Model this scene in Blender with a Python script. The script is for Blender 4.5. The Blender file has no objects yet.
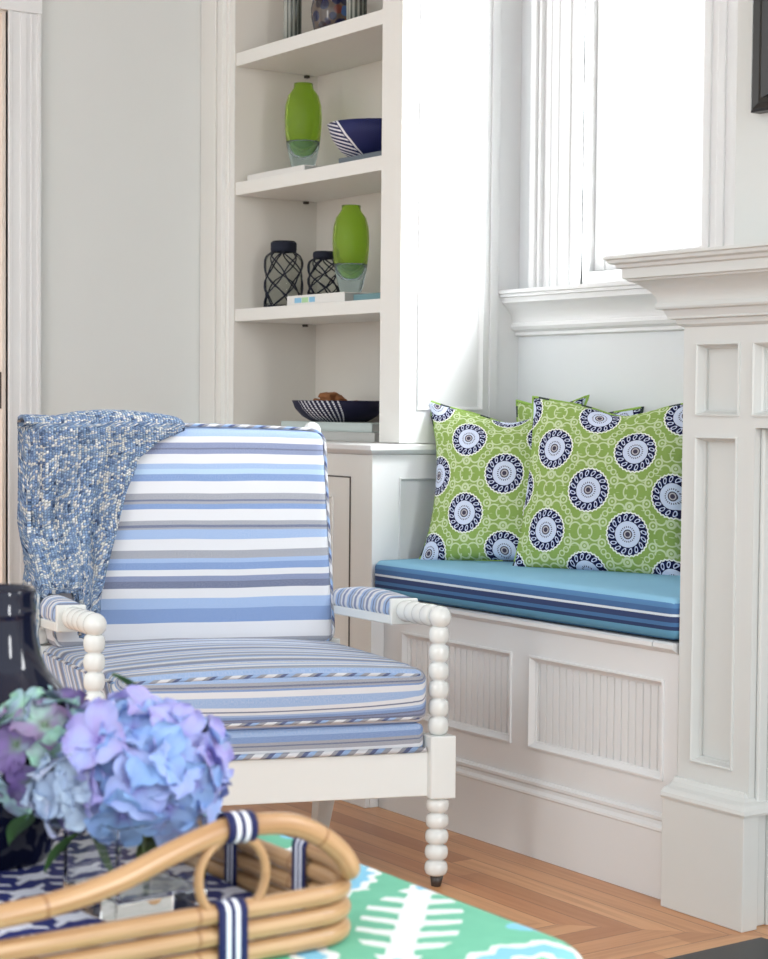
import bpy, bmesh, math, random
from mathutils import Vector, Matrix, noise
from math import pi, sin, cos, radians, sqrt
random.seed(7)
S = bpy.context.scene
COL = S.collection
# ------------------------------------------------------------------ camera
R_ = Vector((0.56936181, 0.82204157, 0.00864738))
U_ = Vector((-0.03936982, 0.01675854, 0.99908417))
F_ = Vector((-0.8211438, 0.56918082, -0.0419053))
cam = bpy.data.cameras.new('camera')
camo = bpy.data.objects.new('camera', cam); COL.objects.link(camo)
m3 = Matrix((R_, U_, -F_)).transposed()
camo.matrix_world = Matrix.Translation((0, 0, 1.0)) @ m3.to_4x4()
cam.sensor_fit = 'HORIZONTAL'; cam.sensor_width = 36; cam.lens = 36 * 1830.3 / 768
cam.clip_start = 0.05
cam.dof.use_dof = True; cam.dof.focus_distance = 3.95; cam.dof.aperture_fstop = 10
S.camera = camo
# ------------------------------------------------------------------ world, lights, exposure
w = bpy.data.worlds.new('world'); S.world = w; w.use_nodes = True
wn = w.node_tree.nodes; wn['Background'].inputs[0].default_value = (0.93, 0.965, 1.0, 1)
wn['Background'].inputs[1].default_value = 0.95
def area(name, loc, target, sx, sy, power, col):
    l = bpy.data.lights.new(name, 'AREA'); l.shape = 'RECTANGLE'; l.size = sx; l.size_y = sy
    l.energy = power; l.color = col
    o = bpy.data.objects.new(name, l); COL.objects.link(o); o.location = loc
    d = Vector(target) - Vector(loc); o.rotation_euler = d.to_track_quat('-Z', 'Y').to_euler()
    return o
area('daylight_outside_window', (-2.15, 3.95, 2.35), (-3.55, 2.85, 1.35), 1.3, 1.8, 560, (0.95, 0.98, 1.0))
area('daylight_right_window', (2.1, 1.75, 1.75), (-2.6, 1.4, 0.9), 0.36, 1.5, 36, (0.96, 0.98, 1.0))
area('daylight_second_nook_window', (-0.25, 2.9, 1.95), (-1.9, 0.9, 0.7), 0.4, 1.2, 22, (0.96, 0.98, 1.0))
area('fill_behind_camera', (-1.6, -2.4, 1.7), (-2.9, 2.2, 0.9), 0.5, 1.8, 18, (1.0, 0.99, 0.97))  # weak fill light added behind the camera, no known window there
S.view_settings.view_transform = 'Standard'; S.view_settings.look = 'None'
S.view_settings.gamma = 1; S.view_settings.exposure = 0.68
S.view_settings.use_curve_mapping = False

# ------------------------------------------------------------------ node maths
class NT:
    def __init__(s, name, rough=0.5, spec=0.5, **k):
        s.m = bpy.data.materials.new(name); s.m.use_nodes = True
        s.t = s.m.node_tree; s.n = s.t.nodes; s.b = s.n['Principled BSDF']
        s.b.inputs['Roughness'].default_value = rough
        s.b.inputs['Specular IOR Level'].default_value = spec
        for a, v in k.items(): s.b.inputs[a.replace('_', ' ')].default_value = v
    def link(s, a, b): s.t.links.new(a, b)
    def coord(s, kind='Object', scale=None):
        c = s.n.new('ShaderNodeTexCoord').outputs[kind]; return c
    def geo(s): return s.n.new('ShaderNodeNewGeometry').outputs['Position']
    def xyz(s, v):
        q = s.n.new('ShaderNodeSeparateXYZ'); s.link(v, q.inputs[0]); return [V(s, o) for o in q.outputs]
    def vec(s, x, y, z=0):
        q = s.n.new('ShaderNodeCombineXYZ')
        for i, a in enumerate((x, y, z)): s.put(a, q.inputs[i])
        return q.outputs[0]
    def put(s, a, sock):
        if isinstance(a, V): s.link(a.o, sock)
        elif hasattr(a, 'is_linked'): s.link(a, sock)
        else: sock.default_value = a
    def math(s, op, *a):
        q = s.n.new('ShaderNodeMath'); q.operation = op
        for i, x in enumerate(a): s.put(x, q.inputs[i])
        return V(s, q.outputs[0])
    def noise(s, vec, scale, detail=2, rough=0.5, col=False):
        q = s.n.new('ShaderNodeTexNoise'); s.link(vec, q.inputs['Vector']); q.inputs['Scale'].default_value = scale
        q.inputs['Detail'].default_value = detail; q.inputs['Roughness'].default_value = rough
        return V(s, q.outputs[1 if col else 0])
    def mapping(s, v, scale=(1, 1, 1)):
        q = s.n.new('ShaderNodeMapping'); s.link(v, q.inputs[0]); q.inputs['Scale'].default_value = scale; return q.outputs[0]
    def step(s, x, e0, e1):
        q = s.n.new('ShaderNodeMapRange'); q.interpolation_type = 'SMOOTHSTEP'
        s.put(x, q.inputs[0]); s.put(e0, q.inputs[1]); s.put(e1, q.inputs[2]); return V(s, q.outputs[0])
    def mix(s, f, a, b):
        q = s.n.new('ShaderNodeMix'); q.data_type = 'RGBA'
        s.put(f, q.inputs[0])
        for k, x in ((6, a), (7, b)):
            if isinstance(x, (tuple, list)): q.inputs[k].default_value = (*x[:3], 1)
            else: s.link(x, q.inputs[k])
        return q.outputs[2]
    def ramp(s, x, stops, interp='LINEAR'):
        q = s.n.new('ShaderNodeValToRGB'); r = q.color_ramp; r.interpolation = interp
        while len(r.elements) > 1: r.elements.remove(r.elements[-1])
        r.elements[0].position = stops[0][0]; r.elements[0].color = (*stops[0][1], 1)
        for p, c in stops[1:]:
            e = r.elements.new(p); e.color = (*c, 1)
        s.put(x, q.inputs[0]); return q.outputs[0]
    def color(s, c): 
        if isinstance(c, (tuple, list)): s.b.inputs['Base Color'].default_value = (*c[:3], 1)
        else: s.link(c, s.b.inputs['Base Color'])
        return s
    def bump(s, h, strength=0.3, dist=0.002):
        q = s.n.new('ShaderNodeBump'); q.inputs['Strength'].default_value = strength; q.inputs['Distance'].default_value = dist
        s.put(h, q.inputs['Height']); s.link(q.outputs[0], s.b.inputs['Normal']); return s
class V:
    def __init__(s, nt, o): s.nt = nt; s.o = o
    def _(s, op, *a): return s.nt.math(op, s, *a)
    def __add__(s, b): return s._('ADD', b)
    def __radd__(s, b): return s._('ADD', b)
    def __sub__(s, b): return s._('SUBTRACT', b)
    def __rsub__(s, b): return s.nt.math('SUBTRACT', b, s)
    def __mul__(s, b): return s._('MULTIPLY', b)
    def __rmul__(s, b): return s._('MULTIPLY', b)
    def __truediv__(s, b): return s._('DIVIDE', b)
    def __neg__(s): return s._('MULTIPLY', -1.0)
    def abs(s): return s._('ABSOLUTE')
    def sin(s): return s._('SINE')
    def cos(s): return s._('COSINE')
    def sqrt(s): return s._('SQRT')
    def floor(s): return s._('FLOOR')
    def frac(s): return s._('FRACT')
    def min(s, b): return s._('MINIMUM', b)
    def max(s, b): return s._('MAXIMUM', b)
    def gt(s, b): return s._('GREATER_THAN', b)
    def lt(s, b): return s._('LESS_THAN', b)
    def mod(s, b): return s._('FLOORED_MODULO', b)
def hyp(x, y): return (x * x + y * y).sqrt()
def lin(r, g, b):
    return tuple(((c / 255) / 12.92 if c / 255 <= 0.04045 else ((c / 255 + 0.055) / 1.055) ** 2.4) for c in (r, g, b))
def paint(name, c, rough=0.4, var=0.02, spec=0.4):
    n = NT(name, rough, spec); g = n.geo()
    f = n.noise(g, 6, 3)
    n.color(n.mix(f, tuple(x * (1 - var) for x in c), tuple(min(1, x * (1 + var)) for x in c)))
    n.bump(n.noise(g, 120, 2), 0.05, 0.001); return n.m
M = {}
M['white'] = paint('white_paint', (0.755, 0.765, 0.765), 0.35)
M['cream'] = paint('cream_white_paint', (0.79, 0.795, 0.76), 0.35)
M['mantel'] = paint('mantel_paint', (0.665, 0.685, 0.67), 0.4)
M['wall'] = paint('wall_paint', (0.69, 0.71, 0.69), 0.7)
M['nook'] = paint('nook_wall_paint', (0.72, 0.75, 0.765), 0.6)
M['chair'] = paint('chair_lacquer', (0.76, 0.785, 0.765), 0.18, 0.01, 0.6)
M['shelfback'] = paint('bookcase_shaded_paint', (0.70, 0.67, 0.61), 0.5)  # bookcase white with the warm interior shade put into the colour
M['hall'] = paint('hall_paint_lit_jamb', (0.84, 0.76, 0.67), 0.7)
M['black'] = paint('black_paint', (0.02, 0.018, 0.016), 0.35)
M['stone'] = paint('hearth_stone', (0.03, 0.032, 0.035), 0.35, 0.3)
M['metal'] = paint('dark_bronze', (0.06, 0.05, 0.045), 0.35)

def floor_mat():
    n = NT('strip_wood_floor', 0.32, 0.5); x, y, z = n.xyz(n.geo())
    c = (x - (y - 4.935)).gt(0.0)            # 1 on the hearth side of the mitre: boards run to the hearth
    across = y + (x - y) * c; along = x + (y - x) * c
    W = 0.058
    k = (across / W).floor() + c * 37.0
    seg = (along / 0.9 + (k * 0.37).frac() * 3.0).floor()
    rnd = ((k * 12.9898 + seg * 78.233).sin() * 43758.5).frac()
    g1 = n.noise(n.vec(across * 60.0, along * 2.5, k * 1.7), 1.0, 4, 0.6)
    base = n.ramp(rnd, [(0, lin(176, 118, 76)), (0.35, lin(206, 150, 104)), (0.65, lin(222, 170, 122)), (1, lin(190, 128, 84))])
    col = n.mix(n.step(g1, 0.35, 0.75) * 0.45, base, lin(160, 98, 58))
    e = (across / W).frac(); gap = n.step(e, 0.0, 0.03) * n.step(1.0 - e, 0.0, 0.03)
    col = n.mix(gap, lin(120, 72, 42), col)
    n.color(col); n.bump(gap, 0.3, 0.001); return n.m
M['floor'] = floor_mat()

# stripes -----------------------------------------------------------
W_ = lin(214, 216, 220); G_ = lin(150, 153, 162); D_ = lin(92, 102, 132); LB = lin(148, 174, 212); MB = lin(112, 142, 190); SB = lin(120, 132, 166)
def stripes(name, seq, period, bumpy=0.25):
    n = NT(name, 0.85, 0.2); uvx, v, _ = n.xyz(n.coord('UV'))
    g = n.noise(n.vec(uvx * 3.0, v * 3.0, 0.0), 1.0, 2)
    p = (v / period + g * 0.022 - 0.011).frac()
    st = []; tot = sum(w for _, w in seq); acc = 0
    for c, w in seq:
        st.append((acc / tot, c)); acc += w
    col = n.ramp(p, st, 'CONSTANT')
    weave = n.noise(n.vec(uvx * 420.0, v * 900.0, 0.0), 1.0, 1)
    col = n.mix(n.step(weave, 0.3, 0.7) * 0.2, col, lin(225, 228, 236))
    n.color(col); n.bump(weave, bumpy, 0.0006)
    n.b.inputs['Sheen Weight'].default_value = 0.15
    return n.m
# back cushion: v in metres downward from its top edge
seqB = [(LB, 24), (W_, 13), (SB, 12), (D_, 3), (SB, 10), (W_, 22), (LB, 12), (lin(168, 196, 222), 10), (MB, 17), (W_, 26), (G_, 14), (D_, 3), (G_, 6), (MB, 11),
        (W_, 26), (G_, 9), (D_, 6), (G_, 4), (LB, 18), (W_, 23), (G_, 16), (LB, 10), (MB, 16), (W_, 13), (SB, 12), (D_, 14), (W_, 22), (LB, 22), (MB, 32), (W_, 34), (G_, 12), (D_, 20)]
M['stripeB'] = stripes('striped_back_fabric', seqB, 0.500)
seqS = [(G_, 7), (D_, 3), (G_, 5), (MB, 9), (LB, 8), (W_, 16), (G_, 10), (D_, 6), (SB, 5), (D_, 4), (MB, 7), (LB, 5), (W_, 6), (D_, 3), (W_, 9), (LB, 12), (W_, 12), (MB, 4), (G_, 3), (D_, 3), (G_, 5), (LB, 10), (W_, 8)]
M['stripeS'] = stripes('striped_seat_fabric', seqS, 0.150)
seqA = [(W_, 10), (SB, 9), (W_, 7), (G_, 5), (LB, 6), (D_, 4), (LB, 8)]
M['stripeA'] = stripes('striped_arm_fabric', seqA, 0.062)
seqC = [(lin(86, 130, 176), 10), (lin(72, 106, 152), 9), (lin(206, 218, 226), 4), (lin(56, 70, 108), 9), (lin(72, 112, 156), 6), (lin(48, 64, 100), 6), (lin(96, 150, 180), 12), (lin(64, 110, 148), 8), (lin(40, 60, 92), 8)]
def cush_mat():
    n = NT('blue_striped_cushion_fabric', 0.85, 0.2); u, v, _ = n.xyz(n.coord('UV'))
    st = []; tot = sum(w for _, w in seqC); acc = 0
    for c, w in seqC: st.append((acc / tot, c)); acc += w
    side = n.ramp(v / 0.095, st, 'CONSTANT')
    g = n.noise(n.vec(u * 5.0, v * 40.0, 0.0), 1.0, 2)
    top = n.mix(g, lin(128, 180, 210), lin(144, 194, 220))
    n.color(n.mix(v.lt(0.0), side, top)); n.bump(n.noise(n.vec(u * 500.0, v * 500.0, 0.0), 1.0, 1), 0.2, 0.0006); return n.m
M['bench_cushion'] = cush_mat()
def piping_mat():
    n = NT('striped_piping', 0.85, 0.2); u, v, _ = n.xyz(n.coord('UV'))
    p = (u * 14.0 + v * 0.5).frac()
    n.color(n.ramp(p, [(0, W_), (0.3, G_), (0.5, LB), (0.7, lin(92, 102, 136)), (0.85, G_)], 'CONSTANT')); return n.m
M['piping'] = piping_mat()

def pillow_mat():
    n = NT('green_medallion_fabric', 0.9, 0.15)
    u, v, _ = n.xyz(n.coord('UV'))
    P = 0.205; Q = 0.193
    def cell(ox, oy):
        a = (u / P + ox).frac() - 0.5; b = (v / Q + oy).frac() - 0.5
        return a * P, b * Q
    ax, ay = cell(0.5, 0.5); bx, by = cell(0.0, 0.0)
    ra = hyp(ax, ay); rb = hyp(bx, by); c = rb.lt(ra)
    x = ax + (bx - ax) * c; y = ay + (by - ay) * c; r = ra.min(rb) / 0.047
    th = n.math('ARCTAN2', y, x)
    gn = n.noise(n.vec(u * 30.0, v * 5.0, 0.0), 1.0, 2)
    green = n.mix(gn, lin(132, 160, 80), lin(150, 178, 98))
    pale = lin(208, 220, 182)
    # scrolls in the cells between medallions (centres at the half steps)
    def scr(ox, oy):
        a, b = cell(ox, oy); a = a.abs(); b = b.abs(); out = None
        for cx_, cy_, R, t, cut in ((0.042, 0.024, 0.0085, 0.0022, 0), (0.0, 0.033, 0.0085, 0.0030, 0), (0.0, 0.033, 0.001, 0.0026, 0), (0.042, 0.024, 0.001, 0.0020, 0),
                               (0.024, 0.041, 0.013, 0.0022, 1), (0.024, 0.006, 0.014, 0.0020, 2), (0.0, 0.0, 0.017, 0.0018, 0), (0.046, 0.044, 0.006, 0.0016, 0)):
            d = ((hyp(a - cx_, b - cy_) - R).abs()) / t
            if cut == 1: d = d + b.gt(cy_) * 9.0
            if cut == 2: d = d + b.lt(cy_) * 9.0
            out = d if out is None else out.min(d)
        return out
    sd = scr(0.0, 0.5).min(scr(0.5, 0.0))
    col = n.mix((1.0 - n.step(sd, 0.6, 1.2)) * 0.85, green, pale)
    dash = n.noise(n.vec(u * 40.0, v * 220.0, 0.0), 1.0, 0)
    col = n.mix(n.step(dash, 0.72, 0.76) * 0.7, col, pale)
    edge = r + (th * 16.0).cos().abs() * 0.05
    navy = lin(26, 30, 66); lav = lin(200, 208, 232)
    col = n.mix(edge.lt(1.13), col, lin(232, 236, 228))
    col = n.mix(edge.lt(1.05), col, navy)
    # curled petals on the navy ring
    ph = (th * (16 / (2 * pi))).frac() - 0.5
    hk = hyp((ph + (r - 0.82) * 1.2) * 1.0, (r - 0.83) * 1.9)
    col = n.mix((hk - 0.24).abs().lt(0.066) * r.gt(0.62), col, lav)
    col = n.mix(r.lt(0.64), col, lin(206, 216, 236))
    dots = (th * 22.0).sin().gt(0.0) * (r - 0.36).abs().lt(0.04)
    col = n.mix(dots, col, lin(90, 90, 110))
    col = n.mix(r.lt(0.24), col, lin(70, 66, 84))
    col = n.mix((r - 0.15).abs().lt(0.03), col, lin(190, 186, 190))
    n.color(col); n.bump(n.noise(n.vec(u * 700.0, v * 700.0, 0.0), 1.0, 1), 0.2, 0.0005); return n.m
M['pillow'] = pillow_mat()
def cord_mat():
    n = NT('green_cord', 0.9, 0.1); u, v, _ = n.xyz(n.coord('UV'))
    n.color(n.mix((u * 9.0).frac().lt(0.25), lin(150, 184, 92), lin(60, 70, 70))); return n.m
M['cord'] = cord_mat()

def throw_mat():
    n = NT('woven_tweed_throw', 0.95, 0.1); u, v, _ = n.xyz(n.coord('UV'))
    wv = n.vec(u, v, 0.0)
    k = 0.0060
    wu = u + n.noise(wv, 120.0, 1) * 0.004; wv2 = v + n.noise(wv, 90.0, 1) * 0.004
    a = (wu / k).frac() - 0.5; b = (wv2 / (k * 1.2) + (wu / k).floor() * 0.5).frac() - 0.5
    knit = 1.0 - n.step(hyp(a, b), 0.15, 0.62)
    cu = (wu / k).floor(); cv = (wv2 / (k * 1.2) + (wu / k).floor() * 0.5).floor()
    h1 = ((cu * 12.9898 + cv * 78.233).sin() * 43758.5).frac(); h2 = ((cu * 39.346 + (cv * 0.34).floor() * 11.135).sin() * 24634.6).frac()
    c1 = n.noise(wv, 60.0, 2, 0.7)
    mixn = h1 * 0.62 + h2 * 0.28 + (c1 - 0.5) * 0.9 + 0.04
    col = n.ramp(mixn, [(0.0, lin(64, 78, 108)), (0.15, lin(104, 126, 158)), (0.32, lin(136, 164, 206)), (0.48, lin(164, 190, 222)), (0.60, lin(126, 148, 178)), (0.70, lin(190, 204, 216)), (0.80, lin(242, 242, 240))])
    lu = n.noise(n.vec(u * 60.0, 0.0, 3.0), 1.0, 1); lv = n.noise(n.vec(0.0, v * 60.0, 9.0), 1.0, 1)
    br = n.noise(n.vec(u * 110.0, v * 110.0, 5.0), 1.0, 1)
    ln = (n.step(lu, 0.57, 0.59)).max(n.step(lv, 0.57, 0.59)) * h1.gt(0.35) * n.step(br, 0.40, 0.48)
    col = n.mix(ln * 0.85, col, lin(238, 236, 228))
    col = n.mix((1.0 - knit) * 0.45, col, lin(50, 68, 104))
    n.color(col); n.bump(knit + c1 * 0.6, 1.0, 0.004); return n.m
M['throw'] = throw_mat()
def fringe_mat():
    n = NT('fringe_yarn', 0.95, 0.1); g = n.noise(n.geo(), 90, 1)
    n.color(n.ramp(g, [(0.35, lin(96, 124, 156)), (0.5, lin(150, 168, 184)), (0.65, lin(206, 210, 206))])); return n.m
M['fringe'] = fringe_mat()

def ottoman_mat():
    n = NT('green_ikat_fabric', 0.9, 0.15); X, Y, Z = n.xyz(n.coord('Object'))
    X = X + Z * 0.6; 
    wob = n.noise(n.vec(X * 60.0, Y * 60.0, 0.0), 1.0, 1) * 0.016
    # lattice turned about the nap of the cloth
    a = radians(-41.0)
    s = (X * cos(a) + Y * sin(a)); t = (Y * cos(a) - X * sin(a))
    P = 0.36; Q = 0.30
    col = n.mix(n.noise(n.vec(X * 30.0, Y * 30.0, 0.0), 1.0, 2), lin(112, 188, 158), lin(128, 202, 172))
    white = lin(236, 244, 244); blue = lin(140, 204, 232)
    def cell(ox, oy): return ((s / P + ox).frac() - 0.5) * P, ((t / Q + oy).frac() - 0.5) * Q
    # fish-bone: spine with fingers
    x, y = cell(-0.09, 0.47)
    fin = n.step((x * 150.0 + y.abs() * 45.0 + wob * 60.0).sin(), -0.1, 0.5)
    wd = 0.010 + fin * 0.040 * (1.0 - n.step(x.abs(), 0.04, 0.16)) + wob * 0.5
    col = n.mix(y.abs().lt(wd) * x.abs().lt(0.15), col, white)
    # ogee medallion rings
    x, y = cell(0.41, 0.97)
    r = hyp(x * 0.85, y * 1.15) + wob + (n.math('ARCTAN2', y, x) * 17.0).sin() * 0.0035
    col = n.mix(r.lt(0.118), col, white); col = n.mix(r.lt(0.106), col, blue)
    col = n.mix(r.lt(0.080), col, white); col = n.mix(r.lt(0.070), col, lin(122, 206, 168))
    sp = (hyp(x, y) * 210.0 - n.math('ARCTAN2', y, x)).sin()
    col = n.mix((sp.gt(0.35)) * r.lt(0.045), col, white); col = n.mix(r.lt(0.014), col, blue)
    # small blue dabs
    x, y = cell(0.41, 0.47)
    x2 = ((x.abs() - 0.035)); dab = hyp(x2 * 1.0, y * 1.8) + wob * 0.8
    col = n.mix(dab.lt(0.030), col, white); col = n.mix(dab.lt(0.021), col, blue)
    x, y = cell(-0.09, 0.97)
    dab = hyp(x * 1.4, y.abs() - 0.03) + wob * 0.8
    col = n.mix(dab.lt(0.026), col, blue)
    n.color(col); n.bump(n.noise(n.vec(X * 600.0, Y * 600.0, 0.0), 1.0, 1), 0.2, 0.0005); return n.m
M['ottoman'] = ottoman_mat()
def mat_mat():
    n = NT('navy_woven_tray_mat', 0.6, 0.3); X, Y, Z = n.xyz(n.coord('Object'))
    wob = n.noise(n.vec(X * 120.0, Y * 120.0, 0.0), 1.0, 1) * 0.004
    P = 0.058; Q = 0.066
    row = (X / P).floor(); a = ((X / P).frac() - 0.5) * P; b = ((Y / Q + row * 0.5).frac() - 0.5) * Q
    A = a.abs(); B = b.abs()
    body = hyp(B * 0.70, A * 0.95) + wob
    arm = ((A - B * 0.75 + 0.001).abs() + wob)
    m = body.lt(0.0155).max(arm.lt(0.0070) * B.lt(0.0290))
    ridge = (Y * 1400.0).sin() * 0.5 + 0.5
    col = n.mix(m, n.mix(ridge * 0.3, lin(30, 38, 98), lin(56, 66, 140)), n.mix(ridge * 0.5, lin(226, 228, 236), lin(176, 182, 206)))
    n.color(col); n.bump(ridge + m, 0.5, 0.002); return n.m
M['mat'] = mat_mat()
def cane_mat():
    n = NT('rattan_cane', 0.30, 0.5); u, v, _ = n.xyz(n.coord('UV'))
    g = n.noise(n.vec(u * 6.0, v * 18.0, 0.0), 1.0, 3)
    col = n.ramp(g, [(0.25, lin(152, 112, 74)), (0.5, lin(184, 146, 104)), (0.75, lin(204, 170, 130))])
    nd = ((u / 0.31).frac() - 0.5).abs()
    col = n.mix(1.0 - n.step(nd, 0.002, 0.008), col, lin(150, 108, 70))
    n.color(col); n.bump(g, 0.1, 0.001); return n.m
M['cane'] = cane_mat()
def band_mat():
    n = NT('navy_white_ribbon', 0.5, 0.3); u, v, _ = n.xyz(n.coord('UV'))
    f = v
    s = ((f - 0.34).abs().lt(0.075)).max((f - 0.66).abs().lt(0.075))
    n.color(n.mix(s, lin(30, 36, 84), lin(232, 236, 244))); return n.m
M['ribbon'] = band_mat()
def glass(name, col, rough=0.0, ior=1.45, trans=1.0):
    n = NT(name, rough, 0.5); n.color(col); n.b.inputs['Transmission Weight'].default_value = trans; n.b.inputs['IOR'].default_value = ior; return n.m
M['green_glass'] = glass('green_glass', (0.56, 0.76, 0.16), 0.02, 1.2, 0.86)
M['aqua_glass'] = glass('aqua_glass', (0.74, 0.90, 0.95), 0.02, 1.15, 0.95)
M['clear_glass'] = glass('clear_glass', (0.96, 0.98, 0.98), 0.0, 1.45)
M['jar_glass'] = glass('jar_glass', (0.88, 0.90, 0.88), 0.05, 1.12)
M['navy_glaze'] = NT('navy_glaze', 0.04, 0.4).color((0.006, 0.008, 0.022)).m
M['rope'] = paint('navy_rope', (0.010, 0.014, 0.030), 0.8, 0.2)
M['brown'] = paint('dried_brown', (0.30, 0.12, 0.045), 0.8, 0.35)
M['leaf'] = paint('leaf_green', (0.06, 0.16, 0.04), 0.5, 0.3)
M['stem'] = paint('stem_green', (0.12, 0.20, 0.06), 0.5, 0.2)
M['page'] = paint('book_pages', (0.45, 0.46, 0.44), 0.8)
M['bk_white'] = paint('book_cover_white', (0.78, 0.77, 0.74), 0.4)
M['bk_teal'] = paint('book_cover_teal', (0.16, 0.30, 0.33), 0.4)
M['bk_aqua'] = paint('book_cover_pale_aqua', (0.52, 0.60, 0.58), 0.4)
M['bk_grey'] = paint('book_cover_grey', (0.50, 0.51, 0.49), 0.4)
M['bk_dark'] = paint('book_cover_slate', (0.13, 0.16, 0.19), 0.4)
M['ink_blue'] = paint('ink_sky_blue', (0.25, 0.52, 0.72), 0.4)
M['ink_green'] = paint('ink_green', (0.42, 0.66, 0.36), 0.4)
def pane():
    n = NT('window_pane'); t = n.n.new('ShaderNodeBsdfTransparent'); g = n.n.new('ShaderNodeBsdfGlossy'); g.inputs['Roughness'].default_value = 0.02
    mx = n.n.new('ShaderNodeMixShader'); mx.inputs[0].default_value = 0.06
    n.link(t.outputs[0], mx.inputs[1]); n.link(g.outputs[0], mx.inputs[2]); n.link(mx.outputs[0], n.n['Material Output'].inputs[0]); return n.m
M['pane'] = pane()
def bowl_mat(kind):
    n = NT('navy_beaded_bowl_' + kind, 0.6, 0.3); X, Y, Z = n.xyz(n.coord('Object'))
    th = n.math('ARCTAN2', Y, X)     # -pi..pi, photo side is near -56 degrees
    navy = lin(24, 24, 52)
    if kind == 'low':
        f = th + Z * 3.5
        p = (f * 9.0).frac(); m = p.lt(0.36) * f.gt(-1.42) * f.lt(-0.40)
        bd = (Z * 1100.0).sin().gt(-0.7)
        n.color(n.mix(m * bd, navy, lin(214, 214, 220)))
    else:
        g = (th * 60.0).sin() * (Z * 1300.0).sin()
        f = th + Z * 5.0
        band = f.lt(-1.13)
        p = ((Z * 100.0 + th * 3.0)).frac().lt(0.45)
        edge = (f + 1.06).abs().lt(0.035)
        n.color(n.mix((band * p).max(edge), n.mix(g.gt(0.5), lin(34, 40, 92), lin(22, 24, 60)), lin(222, 222, 226)))
    return n.m
def mosaic():
    n = NT('mosaic_glass', 0.1, 0.6); v = n.n.new('ShaderNodeTexVoronoi'); n.link(n.coord('Object'), v.inputs[0]); v.inputs['Scale'].default_value = 38
    c = n.n.new('ShaderNodeSeparateColor'); n.link(v.outputs['Color'], c.inputs[0])
    col = n.ramp(V(n, c.outputs[0]), [(0, lin(28, 32, 66)), (0.35, lin(60, 90, 140)), (0.55, lin(40, 30, 40)), (0.75, lin(110, 60, 50)), (0.9, lin(24, 26, 60))], 'CONSTANT')
    d = V(n, v.outputs['Distance'])
    n.color(n.mix(n.step(d, 0.5, 0.6), col, lin(92, 80, 72))); return n.m
M['mosaic'] = mosaic()
def petal_mat(name, stops, throat):
    n = NT(name, 0.7, 0.15); oi = n.n.new('ShaderNodeObjectInfo').outputs['Random']
    u, v, _ = n.xyz(n.coord('UV'))
    g = n.noise(n.geo(), 28, 2)
    f = V(n, oi) * 0.55 + g * 0.55
    col = n.ramp(f, stops)
    col = n.mix((1.0 - n.step(v, 0.0, 0.35)) * 0.6, col, throat)
    n.color(col); n.b.inputs['Subsurface Weight'].default_value = 0.12
    n.b.inputs['Subsurface Radius'].default_value = (0.004, 0.004, 0.006)
    vein = (u * 22.0).sin()
    n.bump(vein, 0.15, 0.0006); return n.m
M['petal_blue'] = petal_mat('blue_petal', [(0.15, lin(132, 172, 216)), (0.42, lin(146, 176, 224)), (0.64, lin(166, 180, 228)), (0.82, lin(168, 160, 214)), (0.95, lin(150, 194, 214))], lin(140, 120, 196))
M['petal_grey'] = petal_mat('grey_blue_petal', [(0.2, lin(156, 176, 206)), (0.5, lin(180, 198, 216)), (0.7, lin(178, 180, 212)), (0.9, lin(156, 168, 200))], lin(110, 120, 150))
M['petal_purple'] = petal_mat('purple_green_petal', [(0.2, lin(128, 96, 168)), (0.42, lin(112, 104, 140)), (0.54, lin(150, 178, 190)), (0.64, lin(158, 204, 180)), (0.74, lin(140, 132, 160)), (0.9, lin(140, 100, 150))], lin(110, 150, 90))

# ------------------------------------------------------------------ mesh helpers
def mk(name, bm, mat, parent=None, smooth=False, bevel=0):
    me = bpy.data.meshes.new(name)
    bmesh.ops.recalc_face_normals(bm, faces=bm.faces)
    if smooth:
        for f in bm.faces: f.smooth = True
    bm.to_mesh(me); bm.free()
    if mat: me.materials.append(mat)
    o = bpy.data.objects.new(name, me); COL.objects.link(o)
    if parent: o.parent = parent
    if bevel:
        b = o.modifiers.new('bevel', 'BEVEL'); b.width = bevel; b.segments = 2; b.limit_method = 'ANGLE'; b.angle_limit = radians(40)
        if not smooth:
            pass
    return o
def empty(name, loc=(0, 0, 0), rz=0):
    o = bpy.data.objects.new(name, None); COL.objects.link(o); o.location = loc; o.rotation_euler = (0, 0, rz); o.empty_display_size = 0.05; return o
def tag(o, label, cat, group=None, kind=None):
    o['label'] = label; o['category'] = cat
    if group: o['group'] = group
    if kind: o['kind'] = kind
    return o
def struct(o, label, cat='structure'):
    o['kind'] = 'structure'; o['label'] = label; o['category'] = cat; return o
def box(bm, x0, x1, y0, y1, z0, z1):
    v = [bm.verts.new(p) for p in ((x0, y0, z0), (x1, y0, z0), (x1, y1, z0), (x0, y1, z0), (x0, y0, z1), (x1, y0, z1), (x1, y1, z1), (x0, y1, z1))]
    for f in ((3, 2, 1, 0), (4, 5, 6, 7), (0, 1, 5, 4), (1, 2, 6, 5), (2, 3, 7, 6), (3, 0, 4, 7)): bm.faces.new([v[i] for i in f])
def nb(): return bmesh.new()
def boxo(name, b, mat, parent=None, bevel=0.0015):
    bm = nb(); box(bm, *b); return mk(name, bm, mat, parent, bevel=bevel)
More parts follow.
